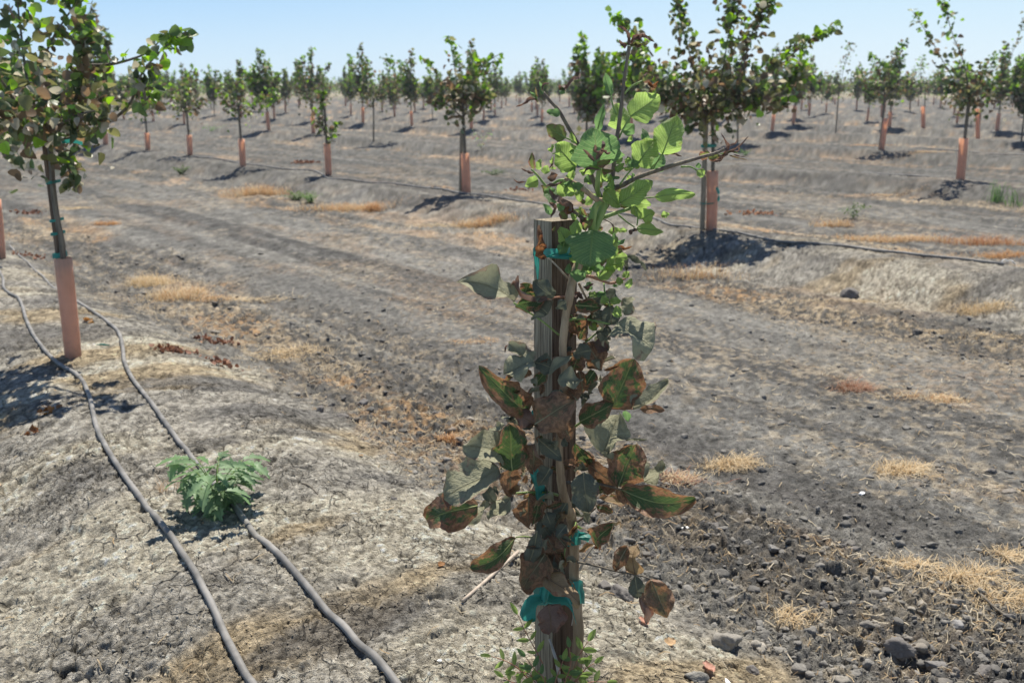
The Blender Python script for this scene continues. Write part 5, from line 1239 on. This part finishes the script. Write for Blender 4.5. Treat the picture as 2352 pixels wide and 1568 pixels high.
# knot and its flaps are the same piece of tape
def flap(mb, q, rows, d=-.03):
    vs = []; fs = []; m = 7
    for r_, (xa, ya, xb, yb) in enumerate(rows):
        for i in range(m):
            t = i / (m - 1); p = P3(q, xa + (xb - xa) * t, ya + (yb - ya) * t, d + .012 * math.sin(t * 5 + r_ * .8))
            vs.append(p)
    for r_ in range(len(rows) - 1):
        for i in range(m - 1): k = r_ * m + i; fs.append((k, k + 1, k + m + 1, k + m))
    mb.add(vs, fs)
flap(mb, qc, [(860, 1000, 870, 1040), (800, 1000, 820, 1065), (768, 1008, 808, 1090), (735, 1040, 805, 1120), (712, 1090, 806, 1150), (703, 1130, 804, 1172), (722, 1168, 790, 1180)], -.065)
flap(mb, qc, [(850, 1010, 850, 1040), (900, 985, 905, 1055), (960, 985, 960, 1062), (1010, 1010, 990, 1068), (1035, 1070, 1015, 1085), (1050, 1130, 1040, 1120), (1066, 1195, 1062, 1190)], -.055)
flap(mb, qc, [(835, 960, 880, 950), (828, 1000, 890, 985), (835, 1035, 885, 1030), (850, 1060, 870, 1062)], -.075)
o = mb.build('tie', M_tape); tag(o, 'wide knotted green tie near the foot of the sapling, with hanging ends', 'tie', 'green ties around trunks and stakes')
mb, nm, lb = band(qb, [(788, 905, 1010, 275 + k * 13) for k in range(5)], '', '')
flap(mb, qb, [(870, 330, 872, 335), (930, 308, 925, 342), (990, 305, 985, 348), (1040, 310, 1030, 350)], -.055)
flap(mb, qb, [(790, 300, 830, 300), (800, 380, 828, 375), (810, 440, 826, 440), (815, 480, 822, 480)], -.03)
o = mb.build('tie', M_tape); tag(o, 'green tie near the top of the thick stake behind the big pale leaf', 'tie', 'green ties around trunks and stakes')
mb = MB(); flap(mb, qb, [(790, 1300, 795, 1310), (765, 1340, 795, 1350), (758, 1380, 790, 1400)], .0)
flap(mb, qc, [(752, 120, 795, 120), (760, 200, 815, 195), (775, 260, 845, 250), (800, 320, 862, 300), (805, 375, 864, 350), (815, 420, 862, 400), (840, 455, 858, 440)], -.03)
o = mb.build('tie', M_tape); tag(o, 'long green tape hanging down the left side of the stake at mid height', 'tie', 'green ties around trunks and stakes')
mb, nm, lb = band(qc, [(900, 1000, 1080, 610 + k * 16) for k in range(6)], '', '')
flap(mb, qc, [(1075, 605, 1075, 650), (1110, 605, 1108, 655), (1140, 612, 1128, 662), (1162, 625, 1140, 668)], .0)
o = mb.build('tie', M_tape); tag(o, 'narrow green tie with short end sticking out right, above the knotted one', 'tie', 'green ties around trunks and stakes')

# ------------------------------------------------------------------ the leafy weed on the hose
def weed(px, py, hgt, rad, nst, label, seed, col=(.10, .20, .055), lf=.08, cat='weed', name='green_weed', lobed=True, nleaf=6, cols=None):
    c = ground_pt(px, py); rg = random.Random(seed); t = thing(name, c, label, cat)
    ms = MB(); ml = MB()
    for k in range(nst):
        a = 2 * math.pi * k / nst + rg.uniform(-.4, .4); out = rad * rg.uniform(.45, 1.0); up = hgt * rg.uniform(.6, 1.05) * (1.15 - .5 * out / rad)
        p = [c, c + Vector((math.cos(a) * out * .4, math.sin(a) * out * .4, up * .65)), c + Vector((math.cos(a) * out, math.sin(a) * out, up))]
        S_ = spline(p, 5); ms.tube(S_, lerps([.0035, .0012], len(S_)) if lobed else .0015, 5, 0, (.2, .26, .1))
        for j in range(nleaf):
            f = (j + 1.2) / (nleaf + .2); i = min(len(S_) - 1, int(f * (len(S_) - 1))); b_ = S_[i]
            da = a + rg.uniform(-1.7, 1.7); dr = Vector((math.cos(da), math.sin(da), rg.uniform(-.45, .35))).normalized()
            nv = Vector((rg.uniform(-.4, .4), rg.uniform(-.4, .4), 1)); S = dr.cross(nv).normalized(); Nn = S.cross(dr)
            L_ = lf * rg.uniform(.6, 1.2); W = L_ * (.50 if lobed else .4); NV2 = 16 if lobed else 5; vs = []; fs = []; kk = rg.uniform(.75, 1.25); cc_ = rg.choice(cols) if cols else col
            for u_ in range(NV2 + 1):
                v = u_ / NV2; hw = W / 2 * math.sin(math.pi * min(1, .03 + v * .97) ** .9) ** .7
                if lobed: hw *= (1 if u_ % 2 else .58) * (1 + .3 * math.sin(v * 19))
                for w_ in (-1, -.5, 0, .5, 1):
                    vs.append(b_ + dr * (L_ * (v + (.06 * abs(w_) if lobed else 0))) + S * (w_ * hw) + Nn * (abs(w_) * hw * .4 - L_ * .38 * v * v))
            for u_ in range(NV2):
                for w_ in range(4): q_ = u_ * 5 + w_; fs.append((q_, q_ + 1, q_ + 6, q_ + 5))
            ml.add(vs, fs, 0, tuple(x * kk for x in cc_))
    ms.build('stems', M_green, t); ml.build('foliage', M_weed, t)
weed(500, 1172, .26, .16, 15, 'jagged leafy green weed growing over the hose at lower left', 4, (.185, .275, .145), .095, nleaf=6)
weed(418, 403, .22, .20, 26, 'small round dark green bush below the second berm, at left', 5, (.085, .13, .04), .05, 'bush', 'low_bush', False, 10)
weed(680, 460, .2, .26, 24, 'low green bush among the orange dry grass, left one of two', 6, (.10, .15, .045), .05, 'bush', 'low_bush', False, 9)
weed(712, 466, .20, .20, 20, 'low green bush among the orange dry grass, right one of two', 7, (.11, .20, .045), .05, 'bush', 'low_bush', False, 9)
weed(1134, 402, .14, .28, 24, 'flat dull green weed right of the flat salmon sleeve', 8, (.085, .12, .05), .05, 'weed', 'green_weed', False, 8)
weed(1710, 357, .22, .2, 16, 'tiny green weed behind the broad tree, near the third berm', 9, (.09, .17, .05), .06, 'weed', 'green_weed', False, 7)
weed(1960, 503, .28, .18, 9, 'small dark seedling alone in the lane right of the broad tree', 10, (.07, .12, .035), .07, 'seedling', 'green_weed', False, 5)
weed(1105, 352, .75, .40, 10, 'pale seedling with whitish and red leaves beside the flat sleeved tree', 12, (.2, .3, .1), .08, 'seedling', 'pale_seedling', False, 4, cols=[(.22, .36, .10), (.45, .48, .35), (.20, .32, .08), (.4, .12, .06)])
weed(488, 300, .35, .7, 9, 'low sprawling green shoot under the far left row', 13, (.13, .24, .07), .10, 'weed', 'green_weed', False, 5)
weed(760, 322, .3, .3, 8, 'green sprouts at the foot of the narrow low leaved tree', 14, (.13, .26, .06), .09, 'weed', 'green_weed', False, 4) if False else None

# ------------------------------------------------------------------ dry grass, grass tufts
STR = [(.58, .46, .29), (.53, .39, .22), (.64, .53, .36)]; ORG = [(.48, .28, .14), (.55, .36, .19), (.42, .23, .11)]; RED = [(.27, .12, .07), (.33, .16, .09), (.40, .26, .18)]
GRN = [(.10, .19, .06), (.14, .24, .08)]; PALE = [(.40, .38, .28), (.33, .33, .22)]
def tuft(px, py, rx, ry, hgt, n, cols, label, seed, flat=.5, bw=.0016, name='dry_grass_tuft', cat='dry grass'):
    c = ground_pt(px, py); rg = np.random.default_rng(seed); mb = MB()
    x = c.x + rg.normal(size=n) * rx * .45; y = c.y + rg.normal(size=n) * ry * .45; z = height(x, y)
    nc = max(3, n // 22); cl = rg.integers(0, nc, n); cxs = c.x + rg.normal(size=nc) * rx * .5; cys = c.y + rg.normal(size=nc) * ry * .5
    x = x * .35 + cxs[cl] * .65; y = y * .35 + cys[cl] * .65; z = height(x, y)
    for i in range(n):
        a = rg.uniform(0, 6.283); L_ = hgt * rg.uniform(.45, 1.25); out = L_ * rg.uniform(.3, 1.2) * (.35 + flat); up = L_ * rg.uniform(.25, 1.0) * (1 - .75 * flat)
        s_ = Vector((math.cos(a), math.sin(a), 0)); b_ = Vector((x[i], y[i], z[i] - .003)); W = Vector((-s_.y, s_.x, .3)) * bw * rg.uniform(.6, 1.4)
        pts = [b_, b_ + s_ * out * .35 + Vector((0, 0, up * .75)), b_ + s_ * out * .75 + Vector((0, 0, up)), b_ + s_ * out + Vector((0, 0, up * rg.uniform(.3, 1.0)))]
        vs = []
        for k, p in enumerate(pts): vs += [p - W * (1 - k * .28), p + W * (1 - k * .28)]
        mb.add(vs, [(0, 1, 3, 2), (2, 3, 5, 4), (4, 5, 7, 6)], 0, tuple(np.array(cols[int(rg.integers(len(cols)))]) * rg.uniform(.75, 1.15)))
    o = mb.build(name, M_straw, None, True, origin=tuple(c)); tag(o, label, cat, 'tufts of dry grass on the bare ground' if 'dry' in name else None)
TF = [
 (605, 447, .5, .22, .24, 380, ORG + STR, 'upright orange grass tuft left of the two low green bushes', .25),
 (790, 482, .7, .28, .16, 520, ORG + STR, 'long orange dry grass patch right of the two low green bushes', .45),
 (856, 484, .16, .12, .20, 130, ORG, 'small standing orange tuft at the end of the long orange patch', .25),
 (1118, 512, .32, .16, .16, 330, STR + ORG, 'rounded straw tuft by the shadow left of the thick stake', .35),
 (1000, 520, .5, .12, .07, 260, STR, 'thin flat straw patch left of the rounded straw tuft', .8),
 (345, 655, .22, .22, .15, 330, STR, 'pale straw tuft, leftmost of three near the left tree', .4),
 (410, 685, .24, .2, .15, 360, STR + ORG[:1], 'pale straw tuft, middle of three near the left tree', .4),
 (480, 690, .15, .12, .09, 160, ORG + STR, 'brownish flat tuft, right of two pale straw tufts near the left tree', .6),
 (578, 692, .40, .12, .07, 260, STR, 'flat golden straw streak on dark clods, left of centre', .8),
 (245, 517, .16, .12, .10, 150, ORG, 'small rust coloured tuft just right of the left tree trunk', .5),
 (175, 478, .35, .2, .07, 200, STR, 'scattered straw behind the left tree trunk', .8),
 (670, 815, .22, .16, .10, 210, STR, 'loose straw curls on dark clods beyond the dead leaf pile', .7),
 (1085, 785, .2, .1, .05, 160, STR + ORG, 'small golden straw patch left of the stake at mid height', .85),
 (2150, 918, .20, .07, .09, 150, STR + ORG[:1], 'slim straw tuft lying right of the reddish dead weed', .7),
 (1680, 1068, .14, .10, .09, 220, STR, 'golden straw bundle right of the sapling', .6),
 (1560, 1105, .12, .09, .07, 190, STR + RED, 'brown and straw mat right behind the scorched leaves', .7),
 (2050, 552, .65, .18, .13, 460, ORG + STR, 'orange brown grass mat beyond the second berm hose', .5),
 (2255, 560, .5, .2, .15, 340, ORG + RED, 'reddish brown standing grass near the hose end, at right', .35),
 (2310, 590, .4, .15, .10, 260, ORG, 'orange grass mat below the hose end at the right border', .5),
 (2245, 712, .25, .10, .13, 230, STR, 'combed straw tuft over a dark hole at the right', .6),
 (2290, 775, .35, .10, .06, 240, STR, 'flat straw streak at the right border under the combed tuft', .85),
 (1590, 640, .45, .12, .20, 150, ORG + STR, 'sparse standing stems in the shade of the broad tree', .2),
 (1950, 692, .3, .08, .05, 190, STR, 'thin straw line above a dark clod, right of centre', .85),
 (2070, 1082, .14, .09, .10, 170, STR, 'straw clump with long stalks in the right lane', .7),
 (2080, 1300, .12, .06, .07, 130, STR, 'straw bits by dark clods, lower right', .8),
 (2230, 1330, .16, .08, .11, 190, STR, 'coarse straw stalks crossing each other, lower right', .75),
 (2320, 1380, .12, .06, .09, 140, STR, 'straw stalks beside a forked stick at the right border', .75),
 (1820, 1420, .06, .05, .06, 110, STR, 'small straw scrap between clods at the lower right', .6),
 (2320, 1275, .1, .05, .06, 130, STR, 'light straw mat at the right border', .8),
 (2030, 450, .6, .12, .06, 260, STR + ORG, 'flat orange straw patch beyond the small dark seedling', .8),
 (2000, 335, 1.0, .25, .10, 240, ORG, 'orange grass patch left of the bright orange sleeve', .7),
 (2130, 358, 1.0, .25, .10, 240, STR + ORG, 'orange grass patch right of the bright orange sleeve', .7),
 (1915, 520, .25, .12, .16, 120, ORG + STR, 'small standing straw tuft below the dark seedling', .3)]
for i, (a, b_, c, d, e, f, g_, h_, fl) in enumerate(TF):
    tuft(a, b_, c * 1.4, d * 1.4, e * .95, int(f * 3.0), g_, h_, 300 + i, min(.95, fl + .1), .0010 + .00015 * b_ ** 0 * (8 if b_ < 600 else 3))
tuft(1965, 893, .17, .11, .10, 620, RED + [(.44, .33, .24)], 'reddish brown matted dead weed in the right lane', 401, .75, .0013, 'dead_weed', 'dead weed')
tuft(1030, 1018, .075, .05, .06, 260, ORG, 'curly orange brown dead weed left of the lower scorched leaves', 402, .45, .0016, 'dead_weed', 'dead weed')
tuft(60, 388, .3, .2, .35, 160, PALE, 'pale upright grass clump behind the left tree', 403, .1, .003, 'pale_grass_clump', 'grass')
tuft(2338, 448, .5, .4, .36, 90, GRN, 'green grassy weed at the right border by the third berm', 404, .15, .006, 'green_grass_clump', 'grass')
tuft(390, 1120, .06, .06, .10, 50, [(.42, .32, .22)], 'bare dry twiggy weed left of the leafy green weed', 405, .6, .0012, 'dead_weed', 'dead weed')

# ------------------------------------------------------------------ piles of dead leaves
def pile(px, py, rx, ry, n, label, seed, ls=.03, cols=None, cat='dead leaves'):
    c = ground_pt(px, py); rg = np.random.default_rng(seed); n0 = n
    x = c.x + rg.normal(size=n) * rx * .5; y = c.y + rg.normal(size=n) * ry * .5; z = height(x, y) + rg.uniform(.002, .022, n)
    V_, fc, k, cc_ = leaf_batch(np.stack([x, y, z], 1), ls * rg.uniform(.6, 1.3, n), np.zeros(n), rg, True, hang=.0)
    pal = np.array(cols or [(.20, .095, .06), (.26, .13, .085), (.15, .075, .05), (.32, .18, .12)]); cc_ = np.repeat(pal[rg.integers(0, len(pal), n)] * rg.uniform(.8, 1.2, (n, 1)), k, 0)
    mb = MB(); crown_mesh(mb, (V_, fc, k, cc_)); o = mb.build('dead_leaf_pile', M_dead, None, True, origin=tuple(c)); tag(o, label, cat, 'piles of fallen dead leaves')
pile(400, 805, .11, .08, 90, 'dark brown dead leaf pile beside the right hand hose bend, left part', 1)
pile(490, 790, .14, .035, 90, 'line of brown dead leaves trailing toward the clods', 2)
pile(505, 835, .09, .06, 42, 'small heap of reddish dead leaves just below the longer trail', 3)
pile(68, 490, .22, .16, 60, 'reddish dead leaves behind the left tree, near the left border', 4, .045)
pile(70, 592, .17, .12, 50, 'brown dead leaves lying on the hose behind the left tree', 5, .035)
pile(108, 950, .045, .03, 14, 'orange brown dead leaves between tree shadow and left border', 6, .03, [(.36, .18, .06), (.28, .13, .05)])
pile(80, 985, .04, .03, 12, 'rusty dead leaf scrap just below the tree shadow', 7, .03, [(.36, .18, .06), (.24, .11, .05)])
pile(1200, 438, .25, .12, 40, 'dark red leaf scraps behind the thick stake top, second lane', 8, .05)
pile(700, 375, .28, .12, 110, 'red brown leaf scraps scattered left of the narrow low leaved tree', 9, .07)
pile(1740, 492, .4, .14, 60, 'reddish leaf scraps right of the salmon sleeve of the broad tree', 10, .05, [(.34, .17, .10), (.42, .24, .15)])
pile(195, 738, .05, .03, 12, 'tiny orange scrap beside the foot of the left salmon sleeve', 11, .03, [(.45, .25, .10)])

# ------------------------------------------------------------------ single fallen leaves, clods, stick, pebbles
def fallen(px, py, L_, W, ang, col, label, seed):
    c = ground_pt(px, py, .004); rg = random.Random(seed); vs = []; fs = []
    dr = Vector((math.cos(ang), math.sin(ang), 0)); S = Vector((-dr.y, dr.x, .25)).normalized()
    for a in range(13):
        v = a / 12; hw = W / 2 * math.sin(math.pi * (.03 + .94 * v)) ** .6 * (1 + .15 * math.sin(v * 20))
        for w_ in range(7):
            u = (w_ / 6 - .5) * 2; vs.append(c + dr * (L_ * (v - .5)) + S * (u * hw) + Vector((0, 0, .25 * W * u * u + .3 * L_ * (v - .5) ** 2 + .05 * W * math.sin(v * 9 + u * 3))))
    for a in range(12):
        for w_ in range(6): k = a * 7 + w_; fs.append((k, k + 1, k + 8, k + 7))
    mb = MB(); mb.add(vs, fs, 0, col); o = mb.build('fallen_leaf', M_dead, None, True, origin=tuple(c)); tag(o, label, 'leaf', 'single fallen leaves')
fallen(1538, 1474, .045, .03, .6, (.55, .38, .22), 'tan curled fallen leaf on the edge of the crust, right of the stake', 1)
fallen(1628, 1538, .05, .032, 1.9, (.50, .28, .21), 'pinkish fallen leaf at the bottom, right of the stake', 2)
fallen(1478, 1438, .045, .026, 2.0, (.50, .27, .19), 'salmon brown fallen leaf under the hanging scorched leaf', 3)
fallen(1014, 1298, .028, .022, 1.0, (.34, .18, .08), 'small orange brown fallen leaf above the pale stick', 4)
fallen(830, 1045, .022, .010, .3, (.55, .38, .22), 'tiny tan leaf scrap on the clods left of the curly dead weed', 5)
def clod(px, py, r, label, seed, col=None, sq=(1.2, .9, .7), name='soil_clod', cat='clod', group='large soil clods'):
    c = ground_pt(px, py); rg = np.random.default_rng(seed)
    import bmesh
    bm = bmesh.new(); bmesh.ops.create_icosphere(bm, subdivisions=4, radius=1)
    V_ = np.array([tuple(v.co) for v in bm.verts]); F_ = [tuple(v.index for v in f.verts) for f in bm.faces]; bm.free()
    n = fbm(V_[:, 0] * 1.3 + seed, V_[:, 1] * 1.3 + V_[:, 2] * .9, seed, 3); m = fbm(V_[:, 0] * 5 + V_[:, 2] * 3, V_[:, 1] * 5 - V_[:, 2] * 4 + seed, seed + 3, 4)
    V_ = V_ * facets(V_, rg)[0][:, None] * (.72 + .40 * n + .30 * (m - .5))[:, None] * 1.12 * r * np.array(sq); a = rg.uniform(0, 3.14); V_[:, :2] = V_[:, :2] @ np.array([[math.cos(a), math.sin(a)], [-math.sin(a), math.cos(a)]])
    V_ = V_ + np.array(c) + np.array([0, 0, r * .22]); mb = MB(); base_c = 1.3 * np.array(col or (.135, .125, .115))
    mb.v = [tuple(v) for v in V_]; mb.f = F_; mb.m = [0] * len(F_); mb.c = [tuple(base_c * (.8 + .4 * k)) for k in m]
    o = mb.build(name, M_clod, None, True, origin=tuple(c)); tag(o, label, cat, group)
CL = [
 (1660, 1482, .040, 'broad pale topped clod near the crust edge at the bottom', (.20, .185, .16)), (2195, 1440, .030, 'light grey pointed clod at the lower right', (.24, .23, .22)),
 (2060, 1510, .034, 'dark block of soil at the bottom, left of the round clod', None), (2145, 1535, .030, 'rounded crumbly clod at the bottom, right of the dark block', (.16, .15, .14)),
 (1775, 1265, .022, 'flat topped clod on the right with shadow hollow beside it', (.2, .19, .175)), (1930, 1258, .026, 'dark clod under straw, left of a smaller twin', None),
 (1965, 1265, .018, 'smaller dark clod right beside the one under the straw', None), (1720, 1245, .020, 'clod at the left end of the hollow on the right strip', (.18, .17, .155)),
 (2278, 1085, .020, 'isolated black clod in the right lane near the border', None), (2105, 765, .050, 'big black clod in the right lane below the second berm', (.09, .085, .08)),
 (1950, 680, .07, 'dark clod row at the toe of the second berm, right', None), (832, 932, .040, 'grey flat clod on the dark strip left of the sapling', (.17, .16, .15)),
 (735, 945, .022, 'black clod on the crust edge, right above the leafy weed', None), (790, 960, .024, 'black clod between crust edge and grey flat clod', None),
 (1425, 1370, .036, 'large dark clod just right of the trunk, under the hanging twig', None), (1385, 1345, .026, 'dark clod touching the trunk side of the large clod', None),
 (1500, 1270, .022, 'dark clod right behind the twig with two brown leaves', None), (1640, 1210, .018, 'small dark clod right of the long scorched leaf', None),
 (1890, 1400, .018, 'small dark clod midway along the lower right strip', None), (1600, 1560, .022, 'clod at the very bottom on the crust edge', (.19, .18, .16)),
 (2000, 1480, .02, 'clod just above the dark block at the bottom', None), (2260, 1550, .028, 'dark clod in the lower right corner', None),
 (1000, 955, .022, 'clod left of the stake, above the curly dead weed', None), (905, 1145, .012, 'tiny dark clod pair on the pale crust left of the stake', None),
 (1725, 1530, .02, 'clod between pink leaf and dark block at the bottom', None), (2030, 1375, .016, 'tilted flat clod left of the coarse straw stalks', (.2, .19, .175))]
for i, (a, b_, c, l_, col) in enumerate(CL): clod(a, b_, c, l_, 500 + i, col)
clod(1980, 1138, .016, 'flat white pebble in the right lane', 600, (.62, .62, .62), (1.2, .8, .4), 'pebble', 'pebble', 'pale pebbles')
clod(1572, 1222, .014, 'white stone chip right of the tie end', 601, (.6, .6, .57), (1.4, .8, .4), 'pebble', 'pebble', 'pale pebbles')
clod(1012, 1521, .006, 'tiny white chip on the crust at the bottom left of the stake', 602, (.8, .8, .78), (1.2, .8, .4), 'pebble', 'pebble', 'pale pebbles')
clod(1670, 1562, .010, 'white chip at the bottom beside the pink leaf', 603, (.7, .7, .7), (1.2, .8, .4), 'pebble', 'pebble', 'pale pebbles')
def stick(pts, r0, r1, m, label):
    P_ = [ground_pt(x, y, r0 * .9 + up) for x, y, up in pts]; mb = MB(); S_ = spline(P_, 4); mb.tube(S_, lerps([r0, r1], len(S_)), 9, 0)
    o = mb.build('stick', m); tag(o, label, 'stick')
stick([(1062, 1384, .004), (1120, 1335, .006), (1190, 1274, .010)], .0055, .006, M_stick, 'pale straight stick lying left of the stake')
stick([(695, 1105, .002), (712, 1115, .004), (730, 1128, .0)], .004, .002, M_bark_grey, 'short dark twig on the crust right of the leafy weed')
stick([(2250, 1375, .004), (2290, 1410, .006), (2330, 1440, .004)], .005, .004, M_bark_grey, 'brown forked stick in straw at the right border')
mb = MB(); c = ground_pt(232, 790, .004)
mb.tube([c + Vector((-.04, 0, 0)), c + Vector((0, .01, .005)), c + Vector((.05, .0, .002))], [.003, .006, .003], 6); o = mb.build('tape_scrap', M_tape); tag(o, 'scrap of green tape on the ground right of the salmon sleeve', 'tape')

# ------------------------------------------------------------------ the air
hv = MB(); X0, X1, Y0_, Y1_, Z0, Z1 = -700., 700., -20., 900., -1.6, 6.5
hv.add([(X0, Y0_, Z0), (X1, Y0_, Z0), (X1, Y1_, Z0), (X0, Y1_, Z0), (X0, Y0_, Z1), (X1, Y0_, Z1), (X1, Y1_, Z1), (X0, Y1_, Z1)], [(3, 2, 1, 0), (4, 5, 6, 7), (0, 1, 5, 4), (1, 2, 6, 5), (2, 3, 7, 6), (3, 0, 4, 7)])
hm = bpy.data.materials.new('haze_air'); hm.use_nodes = True; hn = hm.node_tree; hn.nodes.clear()
ho = hn.nodes.new('ShaderNodeOutputMaterial'); hp = hn.nodes.new('ShaderNodeVolumePrincipled')
hp.inputs['Color'].default_value = (.80, .88, 1, 1); hp.inputs['Density'].default_value = .0006; hp.inputs['Anisotropy'].default_value = .2
hn.links.new(hp.outputs[0], ho.inputs['Volume'])
o = hv.build('haze', hm, None, False); tag(o, kind='stuff', label='thin summer haze over the orchard')
